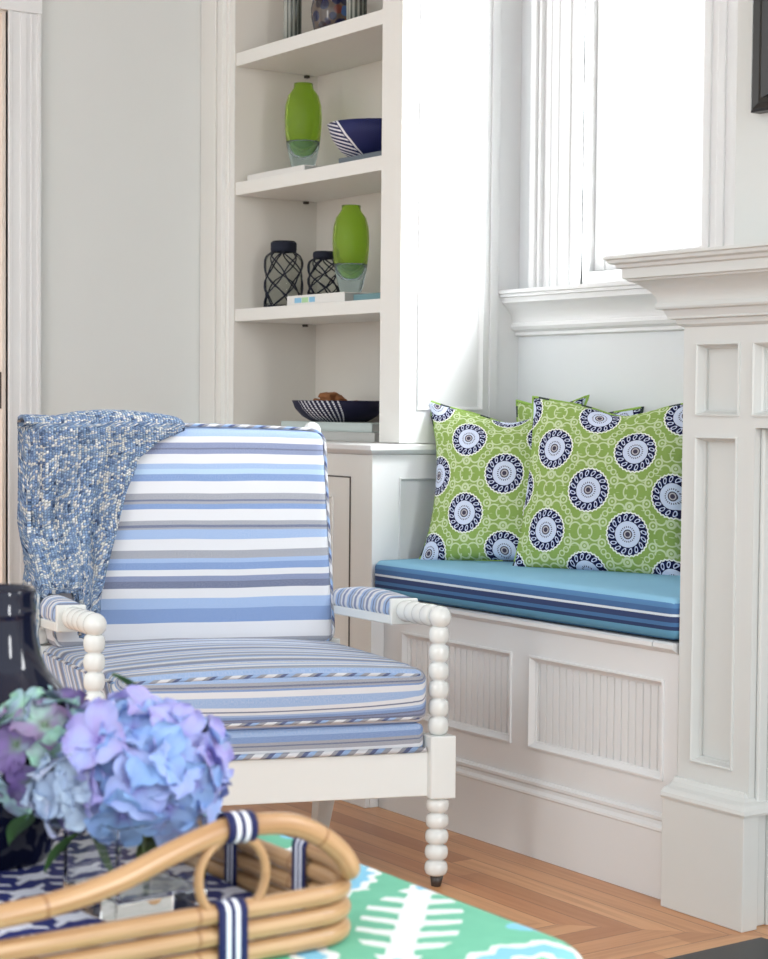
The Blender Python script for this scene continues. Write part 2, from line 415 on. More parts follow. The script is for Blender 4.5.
def sweep(path, prof, side=1, caps=True):
    """moulding: path of (x,y) in plan, profile of (outward, z); mitred corners. side=+1: outward is to the right of travel"""
    bm = nb(); n = len(path); rings = []
    for i, p in enumerate(path):
        p = Vector(p); ds = []
        if i > 0: ds.append((p - Vector(path[i - 1])).normalized())
        if i < n - 1: ds.append((Vector(path[i + 1]) - p).normalized())
        ns = [Vector((d.y, -d.x)) * side for d in ds]
        if len(ns) == 2:
            m = (ns[0] + ns[1]); m = m / max(1e-6, m.dot(ns[0]))
        else: m = ns[0]
        rings.append([bm.verts.new((p.x + m.x * o, p.y + m.y * o, z)) for o, z in prof])
    k = len(prof)
    for a, b in zip(rings, rings[1:]):
        for j in range(k): bm.faces.new((a[j], a[(j + 1) % k], b[(j + 1) % k], b[j]))
    if caps: bm.faces.new(rings[0]); bm.faces.new(rings[-1])
    return bm
def rect_ring(bm, T, x0, x1, z0, z1, prof):
    """mitred frame moulding round a rectangle in the local plane; prof = (inset, height along normal)"""
    rings = []
    for (cx, cz, sx, sz) in ((x0, z0, 1, 1), (x1, z0, -1, 1), (x1, z1, -1, -1), (x0, z1, 1, -1)):
        rings.append([bm.verts.new(T(cx + sx * i, cz + sz * i, h)) for i, h in prof])
    for a in range(4):
        A, B = rings[a], rings[(a + 1) % 4]
        for j in range(len(prof) - 1): bm.faces.new((A[j], A[j + 1], B[j + 1], B[j]))
def face_frame(parent, T, x0, x1, z0, z1, panels, depth, mat, thick=0.02, bead=False, ring=0.012, name='panel', fname='face_frame'):
    """a frame-and-panel face. T(x,z,h) maps face coords to the world, h outward. panels: (x0,x1,z0,z1)"""
    xs = sorted({x0, x1, *[p[0] for p in panels], *[p[1] for p in panels]}); zs = sorted({z0, z1, *[p[2] for p in panels], *[p[3] for p in panels]})
    bm = nb()
    def inside(x, z): return any(p[0] < x < p[1] and p[2] < z < p[3] for p in panels)
    def q(*pts): bm.faces.new([bm.verts.new(T(*p)) for p in pts])
    for a, b in zip(xs, xs[1:]):
        for c, d in zip(zs, zs[1:]):
            if not inside((a + b) / 2, (c + d) / 2):
                q((a, c, 0), (b, c, 0), (b, d, 0), (a, d, 0))
    q((x0, z0, 0), (x0, z0, -thick), (x0, z1, -thick), (x0, z1, 0)); q((x1, z0, 0), (x1, z0, -thick), (x1, z1, -thick), (x1, z1, 0))
    q((x0, z1, 0), (x0, z1, -thick), (x1, z1, -thick), (x1, z1, 0)); q((x0, z0, 0), (x0, z0, -thick), (x1, z0, -thick), (x1, z0, 0))
    for p in panels:
        for (a, c), (b, d) in zip(((p[0], p[2]), (p[1], p[2]), (p[1], p[3]), (p[0], p[3])), ((p[1], p[2]), (p[1], p[3]), (p[0], p[3]), (p[0], p[2]))):
            q((a, c, 0), (b, d, 0), (b, d, -depth), (a, c, -depth))
    bmesh.ops.remove_doubles(bm, verts=bm.verts, dist=1e-5)
    fr = mk(fname, bm, mat, parent)
    for p in panels:
        bm = nb()
        if bead:
            n = max(1, round((p[1] - p[0]) / 0.022)); w = (p[1] - p[0]) / n; pts = []
            for i in range(n):
                a = p[0] + i * w
                pts += [(a, -depth), (a + w * 0.80, -depth), (a + w * 0.86, -depth - 0.0035), (a + w * 0.90, -depth - 0.0015), (a + w * 0.96, -depth - 0.0035)]
            pts.append((p[1], -depth))
            A = [bm.verts.new(T(x, p[2], h)) for x, h in pts]; B = [bm.verts.new(T(x, p[3], h)) for x, h in pts]
            for i in range(len(pts) - 1): bm.faces.new((A[i], A[i + 1], B[i + 1], B[i]))
        else:
            bm.faces.new([bm.verts.new(T(*c)) for c in ((p[0], p[2], -depth), (p[1], p[2], -depth), (p[1], p[3], -depth), (p[0], p[3], -depth))])
        r = ring
        rect_ring(bm, T, p[0], p[1], p[2], p[3], [(-r * 0.35, 0.0), (-r * 0.35, 0.004), (0.0, 0.0045), (r * 0.25, 0.001), (r * 0.7, -depth * 0.6), (r, -depth * 0.75), (r, -depth)])
        mk(name, bm, mat, fr)
    return fr
def Tx(Y):   return lambda x, z, h: (x, Y - h, z)       # faces -Y
def Ty(X):   return lambda y, z, h: (X + h, y, z)       # faces +X
def lathe(prof, seg=48, caps=True):
    bm = nb(); rings = []
    for r, z in prof:
        rings.append([bm.verts.new((r * cos(2 * pi * i / seg), r * sin(2 * pi * i / seg), z)) for i in range(seg)] if r > 1e-5 else [bm.verts.new((0, 0, z))])
    for a, b in zip(rings, rings[1:]):
        for i in range(seg):
            j = (i + 1) % seg
            vs = [a[i % len(a)], a[j % len(a)], b[j % len(b)], b[i % len(b)]]
            u = []
            for v in vs:
                if v not in u: u.append(v)
            if len(u) > 2: bm.faces.new(u)
    return bm
def spin(bm_prof, p0, p1, seg=24):
    """lathe of (t along metres, r) about the axis p0->p1"""
    p0 = Vector(p0); p1 = Vector(p1); d = (p1 - p0).normalized(); a = d.orthogonal().normalized(); b = d.cross(a)
    bm = nb(); rings = []
    for t, r in bm_prof:
        c = p0 + d * t
        rings.append([bm.verts.new(c + a * (r * cos(2 * pi * i / seg)) + b * (r * sin(2 * pi * i / seg))) for i in range(seg)])
    for A, B in zip(rings, rings[1:]):
        for i in range(seg): bm.faces.new((A[i], A[(i + 1) % seg], B[(i + 1) % seg], B[i]))
    bm.faces.new(rings[0]); bm.faces.new(rings[-1]); return bm
def beads(L, n, R, r):
    out = []; w = L / n
    for i in range(n):
        for k in range(9):
            t = -1 + 2 * k / 8; rr = r + (R - r) * sqrt(max(0, 1 - t * t)) ** 0.9
            if k == 8 and i < n - 1: continue
            out.append((w * (i + (t + 1) / 2), rr))
    return out
def ball(R, n=12): return [(R - R * cos(pi * k / n), max(0.0005, R * sin(pi * k / n))) for k in range(n + 1)]
def tube(pts, r, closed=False, seg=10, uvlen=True, flat=1.0):
    bm = nb(); uvl = bm.loops.layers.uv.new('UVMap'); n = len(pts); P = [Vector(p) for p in pts]; rings = []; L = [0]
    rr = r if hasattr(r, '__len__') else [r] * n
    prev = None
    for i in range(n):
        if closed: d = (P[(i + 1) % n] - P[i - 1]).normalized()
        else: d = (P[min(n - 1, i + 1)] - P[max(0, i - 1)]).normalized()
        if prev is None: a = d.orthogonal().normalized()
        else:
            a = prev - d * prev.dot(d)
            a = a.normalized() if a.length > 1e-6 else d.orthogonal().normalized()
        prev = a; b = d.cross(a)
        rings.append([bm.verts.new(P[i] + a * (rr[i] * cos(2 * pi * k / seg)) + b * (rr[i] * flat * sin(2 * pi * k / seg))) for k in range(seg)])
        if i: L.append(L[-1] + (P[i] - P[i - 1]).length)
    m = n if closed else n - 1
    for i in range(m):
        A, B = rings[i], rings[(i + 1) % n]; l0 = L[i]; l1 = L[i + 1] if i + 1 < n else L[i] + (P[0] - P[i]).length
        off = 0; 
        if closed and i == n - 1:
            off = min(range(seg), key=lambda q: (B[q].co - A[0].co).length)
        for k in range(seg):
            f = bm.faces.new((A[k], A[(k + 1) % seg], B[(k + 1 + off) % seg], B[(k + off) % seg]))
            for lp, uv in zip(f.loops, ((l0, k / seg), (l0, (k + 1) / seg), (l1, (k + 1) / seg), (l1, k / seg))): lp[uvl].uv = uv
    if not closed: bm.faces.new(rings[0]); bm.faces.new(rings[-1])
    return bm
def smoothpath(pts, n=8, closed=False):
    P = [Vector(p) for p in pts]; out = []; N = len(P)
    rng = range(N) if closed else range(N - 1)
    for i in rng:
        if closed: p0, p1, p2, p3 = P[i - 1], P[i], P[(i + 1) % N], P[(i + 2) % N]
        else: p0, p1, p2, p3 = P[max(0, i - 1)], P[i], P[i + 1], P[min(N - 1, i + 2)]
        for k in range(n):
            t = k / n
            out.append(0.5 * ((2 * p1) + (p2 - p0) * t + (2 * p0 - 5 * p1 + 4 * p2 - p3) * t * t + (3 * p1 - p0 - 3 * p2 + p3) * t ** 3))
    if not closed: out.append(P[-1])
    return out
def rbox(h, r, cuts, bulge, uvf, T, smooth_all=True, wr=0.0):
    """rounded padded box: h half sizes, r edge radius, bulge per axis; uvf(local)->(u,v); T maps local->world"""
    bm = nb(); bmesh.ops.create_cube(bm, size=2); bmesh.ops.subdivide_edges(bm, edges=bm.edges[:], cuts=cuts, use_grid_fill=True)
    uvl = bm.loops.layers.uv.new('UVMap'); h = Vector(h); loc = {}
    for v in bm.verts:
        p = v.co.copy()
        # pull samples towards the edges so that the rounding is well resolved
        p = Vector([sin(c * pi / 2) * 0.5 + c * 0.5 for c in p])
        q = Vector((p.x * h.x, p.y * h.y, p.z * h.z)); inn = Vector([max(-(h[i] - r), min(h[i] - r, q[i])) for i in range(3)])
        d = q - inn; d = d.normalized() * r if d.length > 1e-9 else d
        s = inn + d
        for i in range(3):
            j, k = [a for a in range(3) if a != i]
            s[i] += bulge[i] * p[i] * (1 - p[j] ** 2) * (1 - p[k] ** 2)
        if wr: s += Vector((0, 0, 1)) * wr * noise.noise(Vector(s) * 9) 
        loc[v] = (s, p)
    for v in bm.verts: v.co = Vector(T(*loc[v][0]))
    for f in bm.faces:
        for lp in f.loops: lp[uvl].uv = uvf(loc[lp.vert][0])
    return bm

# ------------------------------------------------------------------ the room
XW = -4.704
struct(boxo('floor', (-6.6, 1.2, -3.2, 3.1, -0.05, 0.0), M['floor'], bevel=0), 'honey coloured strip wood floor with mitred border boards', 'floor')
bm = nb(); box(bm, XW - 0.12, XW, 1.995, 3.1, 0, 2.8); box(bm, XW - 0.12, XW, 1.12, 1.995, 2.06, 2.8); box(bm, XW - 0.12, XW, -3.2, 1.12, 0, 2.8)
bm2 = bm
wl = struct(mk('wall_left', bm, M['wall']), 'pale grey wall left of the bookcase', 'wall')
XB0, XB1 = -3.445, -3.025; ZB = 1.325
bm = nb()
box(bm, XW, XB0, 2.983, 3.10, 0, 2.8); box(bm, XB0, XB1, 2.983, 3.10, 0, ZB); box(bm, XB0, XB1, 2.983, 3.10, 2.45, 2.8); box(bm, XB1, 1.2, 2.983, 3.10, 0, 2.8)
struct(mk('wall_back', bm, M['nook']), 'pale wall of the window nook behind the seat', 'wall')
struct(boxo('wall_chimney', (-2.66, -0.6, 2.70, 2.983, 0, 2.8), M['wall'], bevel=0.002), 'pale chimney breast wall above the mantel', 'wall')
struct(boxo('ceiling', (-6.6, -0.2, 0.2, 3.1, 2.8, 2.9), M['white'], bevel=0), 'white ceiling', 'ceiling')
# hall beyond the doorway
struct(boxo('wall_hall', (-6.6, -6.5, -0.4, 3.1, 0, 2.8), M['hall'], bevel=0), 'warm beige wall of the hall beyond the doorway', 'wall')
# door opening casing
dr = empty('door_1', (XW, 2.0, 0)); struct(dr, 'white moulded door casing at the left edge of the photo', 'door frame')
def rel(bm, o):
    bmesh.ops.translate(bm, verts=bm.verts, vec=-Vector(o.location)); return bm
bm = nb()
for y0, y1, t in ((2.000, 2.094, 0.018), (2.083, 2.094, 0.024), (2.064, 2.072, 0.021), (2.034, 2.054, 0.022), (2.0, 2.012, 0.022)): box(bm, XW, XW + t, y0, y1, 0, 2.05)
mk('casing', rel(bm, dr), M['white'], dr, bevel=0.002)
bm = nb()
for y0, y1, t in ((1.02, 1.12, 0.018), (1.02, 1.033, 0.026), (1.047, 1.055, 0.022), (1.065, 1.087, 0.024)): box(bm, XW, XW + t, y0, y1, 0, 2.05)
mk('casing', rel(bm, dr), M['white'], dr, bevel=0.002)
bm = nb(); box(bm, XW, XW + 0.026, 1.02, 2.096, 2.05, 2.16); box(bm, XW, XW + 0.036, 1.01, 2.106, 2.16, 2.185)
mk('head_casing', rel(bm, dr), M['white'], dr, bevel=0.002)
bm = nb(); box(bm, XW - 0.121, XW + 0.001, 1.990, 2.0004, 0, 2.05); box(bm, XW - 0.121, XW + 0.001, 1.116, 1.128, 0, 2.05); box(bm, XW - 0.12, XW, 1.12, 1.995, 2.045, 2.06)
mk('jamb', rel(bm, dr), M['hall'], dr)  # beige jamb: warm light from the hall put into its colour
bm = nb(); box(bm, XW - 0.075, XW - 0.004, 1.984, 1.9905, 0.975, 1.075)
mk('strike_plate', rel(bm, dr), M['metal'], dr, bevel=0.001)
# window
wd = empty('window_1', (-3.23, 2.983, ZB)); struct(wd, 'bright white window above the window seat', 'window')
bm = nb()
for x0, x1, t in ((-3.622, XB0, 0.014), (-3.622, -3.600, 0.034), (-3.600, -3.588, 0.026), (-3.575, -3.560, 0.017), (-3.545, -3.530, 0.017), (-3.510, -3.485, 0.018), (-3.470, XB0, 0.018)): box(bm, x0, x1, 2.983 - t, 2.983, 1.29, 2.7)
mk('casing_left', rel(bm, wd), M['white'], wd, bevel=0.003)
bm = nb()
for x0, x1, t in ((XB1, -2.86, 0.014), (XB1, -3.0, 0.018), (-2.98, -2.955, 0.018), (-2.88, -2.86, 0.034)): box(bm, x0, x1, 2.983 - t, 2.983, 1.29, 2.7)
mk('casing_right', rel(bm, wd), M['white'], wd, bevel=0.003)
bm = nb(); box(bm, XB0, XB1, 2.975, 3.10, ZB - 0.03, ZB); box(bm, XB0 - 0.003, XB0 + 0.004, 2.975, 3.101, ZB, 2.45); box(bm, XB1 - 0.004, XB1 + 0.003, 2.975, 3.101, ZB, 2.45)
mk('window_frame', rel(bm, wd), M['white'], wd, bevel=0.002)
bm = nb(); y0, y1 = 3.01, 3.045
box(bm, XB0 + 0.005, XB0 + 0.045, y0, y1, ZB + 0.002, 2.45); box(bm, XB1 - 0.045, XB1 - 0.005, y0, y1, ZB + 0.002, 2.45); box(bm, XB0 + 0.045, XB1 - 0.045, y0, y1, ZB + 0.002, ZB + 0.045)
mk('sash', rel(bm, wd), M['white'], wd, bevel=0.004)
bm = nb(); box(bm, XB0 + 0.045, XB1 - 0.045, 3.026, 3.029, ZB + 0.045, 2.45); mk('pane', rel(bm, wd), M['pane'], wd)
# sill crown under the window, dies into the bookcase side
prof = [(0, 1.290), (0.070, 1.290), (0.070, 1.281), (0.064, 1.279), (0.064, 1.272), (0.058, 1.270), (0.056, 1.262)]
for k in range(9):
    t = k / 8; prof.append((0.056 - 0.036 * sin(t * pi / 2) ** 0.8, 1.258 - 0.050 * t))
prof += [(0.024, 1.206), (0.026, 1.198), (0.022, 1.190), (0.010, 1.184), (0.012, 1.176), (0.0, 1.172)]
bm = sweep([(-3.70, 2.983), (-2.66, 2.983)], prof, 1)
struct(mk('trim_1', bm, M['white']), 'white moulded window ledge above the seat', 'window ledge')

# ------------------------------------------------------------------ bookcase
YF, YB = 2.6115, 2.886; XL, XR = -4.520, -3.785; XT = -3.70
bc = empty('built_in_bookcase', (-4.2, 2.75, 0)); tag(bc, 'white built-in bookcase with base cabinet beside the window seat', 'bookcase')
def P(bm, name, mat, root, **k): return mk(name, rel(bm, root), mat, root, **k)
bm = nb(); box(bm, XW + 0.001, XL, YF, 2.982, 0.90, 2.795); P(bm, 'side_panel', M['shelfback'], bc)
bm = nb()
for x0, x1, d in ((XW + 0.001, -4.632, 0.010), (-4.632, -4.600, 0.020), (-4.600, -4.584, 0.014), (-4.584, -4.560, 0.020), (-4.560, -4.545, 0.008), (-4.545, XL, 0.003)):
    box(bm, x0, x1, YF - d, YF, 0.90, 2.795)
P(bm, 'left_face_trim', M['cream'], bc, bevel=0.002)
bm = nb(); box(bm, XL, XR, YB, 2.982, 0.90, 2.795); P(bm, 'back_panel', M['shelfback'], bc)
bm = nb(); box(bm, XR, XT - 0.0205, YF, 2.982, 0.90, 2.795); P(bm, 'divider', M['shelfback'], bc)
bm = nb(); box(bm, XR - 0.004, XT, YF - 0.002, YF + 0.02, 0.90, 2.795); P(bm, 'face_stile', M['cream'], bc, bevel=0.002)
r_ = lambda f: (lambda x, z, h: Vector(f(x, z, h)) - bc.location)
face_frame(bc, r_(Ty(XT)), YF + 0.018, 2.983, 0.90, 2.795, [(2.665, 2.865, 0.985, 2.60)], 0.006, M['white'], 0.02, False, 0.008, 'side_inset_panel', 'side_face')
bm = nb(); box(bm, XT, XT + 0.006, 2.886, 2.912, 0.90, 2.795); P(bm, 'side_bead', M['white'], bc, bevel=0.002)
for i, (za, zb) in enumerate(((1.943, 1.980), (1.581, 1.618), (1.226, 1.261))):
    bm = nb(); box(bm, XL + 0.001, XR - 0.001, YF + 0.001, YB - 0.001, za, zb)
    P(bm, 'shelf', M['cream'], bc, bevel=0.0015)
for z in (1.939, 1.577, 1.222):
    bm = nb(); box(bm, XL, XL + 0.012, 2.84, 2.852, z - 0.004, z + 0.003)
    P(bm, 'shelf_pin', M['metal'], bc)
# counter slab with eased edge
cp = [(0, 0.8985), (0.014, 0.8985), (0.018, 0.895), (0.018, 0.884), (0.012, 0.879), (0.006, 0.876), (0, 0.872)]
bm = sweep([(XW, 2.53), (XT, 2.53), (XT, 2.982)], cp, 1)
box(bm, XW, XT, 2.53, 2.982, 0.8721, 0.8984)
P(bm, 'countertop', M['white'], bc)
# base cabinet
bm = nb(); box(bm, XW + 0.002, XT - 0.022, 2.552, 2.975, 0.0, 0.871); P(bm, 'carcass', M['cream'], bc)
doors = [(-4.60, -4.205, 0.14, 0.815), (-4.195, -3.795, 0.14, 0.815)]
face_frame(bc, r_(Tx(2.53)), XW + 0.002, XT - 0.0006, 0.0, 0.871, [], 0.02, M['cream'], 0.021)
for d in doors:
    face_frame(bc, r_(Tx(2.5285)), d[0] + 0.002, d[1] - 0.003, d[2], d[3] - 0.003, [(d[0] + 0.08, d[1] - 0.08, d[2] + 0.09, d[3] - 0.055)], 0.010, M['cream'], 0.0012, False, 0.010, 'door_panel', 'cabinet_door')
    bm = nb()
    x1 = d[1]
    box(bm, d[1] - 0.0030, d[1] + 0.0005, 2.5278, 2.5298, d[2], d[3]); box(bm, d[0], d[1], 2.5278, 2.5298, d[3] - 0.0030, d[3] + 0.0005)
    P(bm, 'door_gap_shade', M['metal'], bc)  # dark strips added to stand for the shade in the door gaps
face_frame(bc, r_(Ty(XT)), 2.5302, 2.983, 0.0, 0.871, [(2.613, 2.95, 0.10, 0.812)], 0.014, M['white'], 0.02, False, 0.007, 'end_panel', 'end_face')
bm = nb(); box(bm, -3.90, XT + 0.001, 2.515, 2.5295, 0.0, 0.115); P(bm, 'foot_block', M['white'], bc, bevel=0.003)

# ------------------------------------------------------------------ window seat
bs = empty('window_seat', (-3.18, 2.75, 0)); tag(bs, 'white panelled built-in bench under the window', 'window seat')
rb = lambda f: (lambda x, z, h: Vector(f(x, z, h)) - bs.location)
BX0, BX1 = XT + 0.001, -2.662
face_frame(bs, rb(Tx(2.568)), BX0, BX1, 0.0, 0.508, [(-3.616, -3.198, 0.242, 0.440), (-3.128, -2.706, 0.242, 0.440)], 0.010, M['white'], 0.02, True, 0.012, 'beadboard_panel', 'face_frame')
bm = nb(); box(bm, BX0, BX1, 2.589, 2.98, 0.0, 0.504); P(bm, 'bench_box', M['white'], bs)
lp = [(0, 0.524), (0.012, 0.524), (0.018, 0.520), (0.018, 0.512), (0.013, 0.508), (0.006, 0.504), (0.0, 0.500)]
bm = sweep([(BX0 + 0.001, 2.568), (-2.722, 2.568)], lp, 1); box(bm, BX0 + 0.001, -2.722, 2.568, 2.981, 0.5045, 0.5238)
P(bm, 'seat_lid', M['white'], bs)
bm = sweep([(-2.719, 2.568), (BX1, 2.568)], lp, 1); box(bm, -2.719, BX1, 2.568, 2.981, 0.5045, 0.5238)
P(bm, 'fixed_top', M['white'], bs)
bp = [(0, 0.172), (0.006, 0.172), (0.011, 0.167), (0.011, 0.161), (0.006, 0.157), (0.008, 0.150), (0.014, 0.144), (0.015, 0.139), (0.013, 0.136), (0.013, 0.0), (0, 0.0)]
bm = sweep([(BX0 + 0.001, 2.568), (BX1, 2.568)], bp, 1); P(bm, 'baseboard', M['white'], bs)

# bench cushion
def cushion_uv(p):  # side stripes by height, top plain
    return (p.x, (0.050 - p.z) if (p.z < 0.038 or abs(p.z) < 0.0) else -0.05)
cx0, cx1, cy0, cy1 = -3.697, -2.656, 2.528, 2.975
def Tc(x, y, z):
    return ((cx0 + cx1) / 2 + x, (cy0 + cy1) / 2 + y + (0.022 * (x + 0.52) / 1.04 * (0.5 - y / 0.447)), 0.5255 + 0.046 + z * (1.0))
bm = rbox(((cx1 - cx0) / 2, (cy1 - cy0) / 2, 0.043), 0.020, 40, (0.0, 0.004, 0.006), lambda p: (p.x, (0.036 - p.z) if p.z < 0.033 else -0.05), Tc)
sc = mk('seat_cushion', bm, M['bench_cushion'], None, True)
tag(sc, 'light blue bench cushion with navy and white striped sides on the window seat', 'cushion')

# ------------------------------------------------------------------ mantel
mt = empty('fireplace_mantel', (-2.4, 2.63, 0)); tag(mt, 'white panelled fireplace mantel with heavy crown shelf at the right', 'mantel')
rm = lambda f: (lambda x, z, h: Vector(f(x, z, h)) - mt.location)
PX0, PX1, PY = -2.653, -2.458, 2.56
MX1 = -0.9
pl = nb()
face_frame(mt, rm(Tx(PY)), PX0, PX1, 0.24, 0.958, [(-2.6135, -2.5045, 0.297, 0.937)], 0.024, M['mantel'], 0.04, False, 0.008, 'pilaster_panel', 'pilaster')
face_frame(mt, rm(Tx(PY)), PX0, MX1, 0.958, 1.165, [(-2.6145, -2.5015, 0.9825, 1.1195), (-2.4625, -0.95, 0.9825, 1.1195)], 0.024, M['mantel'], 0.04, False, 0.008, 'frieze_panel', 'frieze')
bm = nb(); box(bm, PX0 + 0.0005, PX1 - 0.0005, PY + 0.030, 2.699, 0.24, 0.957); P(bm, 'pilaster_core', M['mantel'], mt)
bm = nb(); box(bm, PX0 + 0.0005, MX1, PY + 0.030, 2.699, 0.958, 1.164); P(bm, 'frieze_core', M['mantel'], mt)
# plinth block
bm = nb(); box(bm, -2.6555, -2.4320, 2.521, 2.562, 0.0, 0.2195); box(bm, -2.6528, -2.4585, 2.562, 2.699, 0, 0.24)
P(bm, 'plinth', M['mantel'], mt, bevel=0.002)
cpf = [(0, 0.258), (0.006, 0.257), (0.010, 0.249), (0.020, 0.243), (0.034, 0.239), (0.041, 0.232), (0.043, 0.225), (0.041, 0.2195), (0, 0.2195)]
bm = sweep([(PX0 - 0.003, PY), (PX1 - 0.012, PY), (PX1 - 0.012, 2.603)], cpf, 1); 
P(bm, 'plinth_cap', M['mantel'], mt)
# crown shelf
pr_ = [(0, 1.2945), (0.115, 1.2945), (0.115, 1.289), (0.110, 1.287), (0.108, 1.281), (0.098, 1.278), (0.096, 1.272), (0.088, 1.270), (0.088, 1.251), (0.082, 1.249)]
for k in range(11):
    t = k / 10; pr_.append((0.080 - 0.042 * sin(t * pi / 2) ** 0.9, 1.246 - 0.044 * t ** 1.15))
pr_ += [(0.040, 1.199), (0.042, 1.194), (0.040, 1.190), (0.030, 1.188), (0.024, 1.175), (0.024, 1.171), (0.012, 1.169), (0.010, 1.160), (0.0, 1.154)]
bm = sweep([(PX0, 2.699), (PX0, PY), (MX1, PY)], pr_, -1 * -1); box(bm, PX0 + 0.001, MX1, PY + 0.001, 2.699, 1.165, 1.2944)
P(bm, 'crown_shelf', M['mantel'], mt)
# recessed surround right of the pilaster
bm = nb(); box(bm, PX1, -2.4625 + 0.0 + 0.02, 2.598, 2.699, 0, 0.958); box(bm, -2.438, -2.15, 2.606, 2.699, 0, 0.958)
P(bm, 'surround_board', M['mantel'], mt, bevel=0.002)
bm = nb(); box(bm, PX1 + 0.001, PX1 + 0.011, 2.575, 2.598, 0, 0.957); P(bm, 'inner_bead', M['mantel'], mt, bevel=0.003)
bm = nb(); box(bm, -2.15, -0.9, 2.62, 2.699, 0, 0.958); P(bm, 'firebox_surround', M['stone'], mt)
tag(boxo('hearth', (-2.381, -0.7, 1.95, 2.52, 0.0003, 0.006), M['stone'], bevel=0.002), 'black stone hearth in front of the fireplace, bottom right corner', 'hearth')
# picture on the chimney breast
pf = empty('picture_frame', (-2.2, 2.69, 1.9)); tag(pf, 'black framed picture above the mantel, top right edge', 'picture frame')
bm = nb(); rect_ring(bm, lambda x, z, h: (x, 2.699 - h, z), -2.592, -1.75, 1.580, 2.5, [(0, 0), (0, 0.026), (0.006, 0.030), (0.018, 0.024), (0.026, 0.026), (0.034, 0.014), (0.034, 0.0)])
P(bm, 'frame', M['black'], pf)
bm = nb(); box(bm, -2.56, -1.78, 2.692, 2.697, 1.61, 2.47); P(bm, 'backing', M['bk_dark'], pf)

# ------------------------------------------------------------------ pillows
def pillow(name, loc, yaw, lean, roll, size, thick, uvoff, label, squash=0.0, group=None, pin=0.10):
    o = empty(name, loc); 
    n = 44; a = size / 2
    bm = nb(); uvl = bm.loops.layers.uv.new('UVMap')
    grids = []
    for side in (1, -1):
        g = []
        for i in range(n + 1):
            row = []
            for j in range(n + 1):
                u = -1 + 2 * i / n; v = -1 + 2 * j / n
                k = max(0.0, (1 - u * u)) ** 0.5 * max(0.0, (1 - v * v)) ** 0.5
                x = a * u * (1 - pin * (1 - v * v) * abs(u) ** 1.5); z = a * v * (1 - pin * (1.0 if v > 0 else 0.30) * (1 - u * u) * abs(v) ** 1.5)
                # slight slump and creases
                y = -side * thick / 2 * (k ** 0.7) + 0.004 * noise.noise(Vector((u * 2.5, v * 2.5, uvoff[0] * 9 + side))) * (k ** 0.5)
                # karate chop dent on top
                z -= squash * math.exp(-((u - 0.15) / 0.38) ** 2) * max(0, v) ** 3 * a
                if abs(u) == 1 or abs(v) == 1: y = 0
                row.append(((x, y, z), (u * a + uvoff[0], v * a + uvoff[1])))
            g.append(row)
        grids.append(g)
    for side, g in zip((1, -1), grids):
        vv = [[bm.verts.new(c[0]) for c in r] for r in g]
        for i in range(n):
            for j in range(n):
                f = bm.faces.new((vv[i][j], vv[i + 1][j], vv[i + 1][j + 1], vv[i][j + 1]))
                for lp, (p, q) in zip(f.loops, ((i, j), (i + 1, j), (i + 1, j + 1), (i, j + 1))): lp[uvl].uv = g[p][q][1]
    bmesh.ops.remove_doubles(bm, verts=bm.verts, dist=1e-5)
    c = mk('cover', bm, M['pillow'], o, True)
    g = grids[0]; per = [g[i][0][0] for i in range(n)] + [g[n][j][0] for j in range(n)] + [g[i][n][0] for i in range(n, 0, -1)] + [g[0][j][0] for j in range(n, 0, -1)]
    mk('piping', tube(per, 0.0035, True, 8), M['cord'], o, True)
    o.rotation_euler = (lean, roll, yaw)
    tag(o, label, 'throw pillow', group); return o
# rotation: local -Y is the face; yaw turns it towards +X
pillow('throw_pillow', (-3.190, 2.838, 0.810), radians(28), radians(-13), radians(1), 0.418, 0.15, (0.015, 0.022), 'green medallion pillow at the front right, overlapping the others', 0.12, pin=0.09)
pillow('throw_pillow', (-3.510, 2.785, 0.811), radians(33), radians(-13), radians(-2), 0.418, 0.135, (0.075, 0.09), 'green medallion pillow at the left end of the window seat', 0.13, pin=0.2)
pillow('throw_pillow', (-3.405, 2.915, 0.802), radians(9), radians(-4), radians(2), 0.40, 0.06, (0.05, 0.02), 'green medallion pillow mostly hidden behind the other two', 0.05)

# ------------------------------------------------------------------ spool chair
pr = Vector((-3.0256, 2.2272)); b_ = radians(20); sv = Vector((sin(b_), cos(b_))); a9 = radians(9); fv = Vector((cos(a9), -sin(a9)))
def C3(a, d, z):
    q = pr - sv * a - fv * d; return Vector((q.x, q.y, z))
ch = empty('spool_armchair', C3(0.345, 0.27, 0)); tag(ch, 'white spool-turned armchair with blue striped cushions', 'armchair')
def PC(bm, name, mat, par=None, **k): return mk(name, rel(bm, ch), mat, par or ch, **k)
WD = 0.69
def dback(z): return 0.46 + (z - 0.30) * 0.24 if z > 0.30 else 0.46
def hexbox(bm, pts):
    v = [bm.verts.new(p) for p in pts]
    for f in ((3, 2, 1, 0), (4, 5, 6, 7), (0, 1, 5, 4), (1, 2, 6, 5), (2, 3, 7, 6), (3, 0, 4, 7)): bm.faces.new([v[i] for i in f])
def cbox(bm, a0, a1, d0, d1, z0, z1, f=None):
    f = f or (lambda a, d, z: C3(a, d, z))
    hexbox(bm, [f(a0, d0, z0), f(a1, d0, z0), f(a1, d1, z0), f(a0, d1, z0), f(a0, d0, z1), f(a1, d0, z1), f(a1, d1, z1), f(a0, d1, z1)])
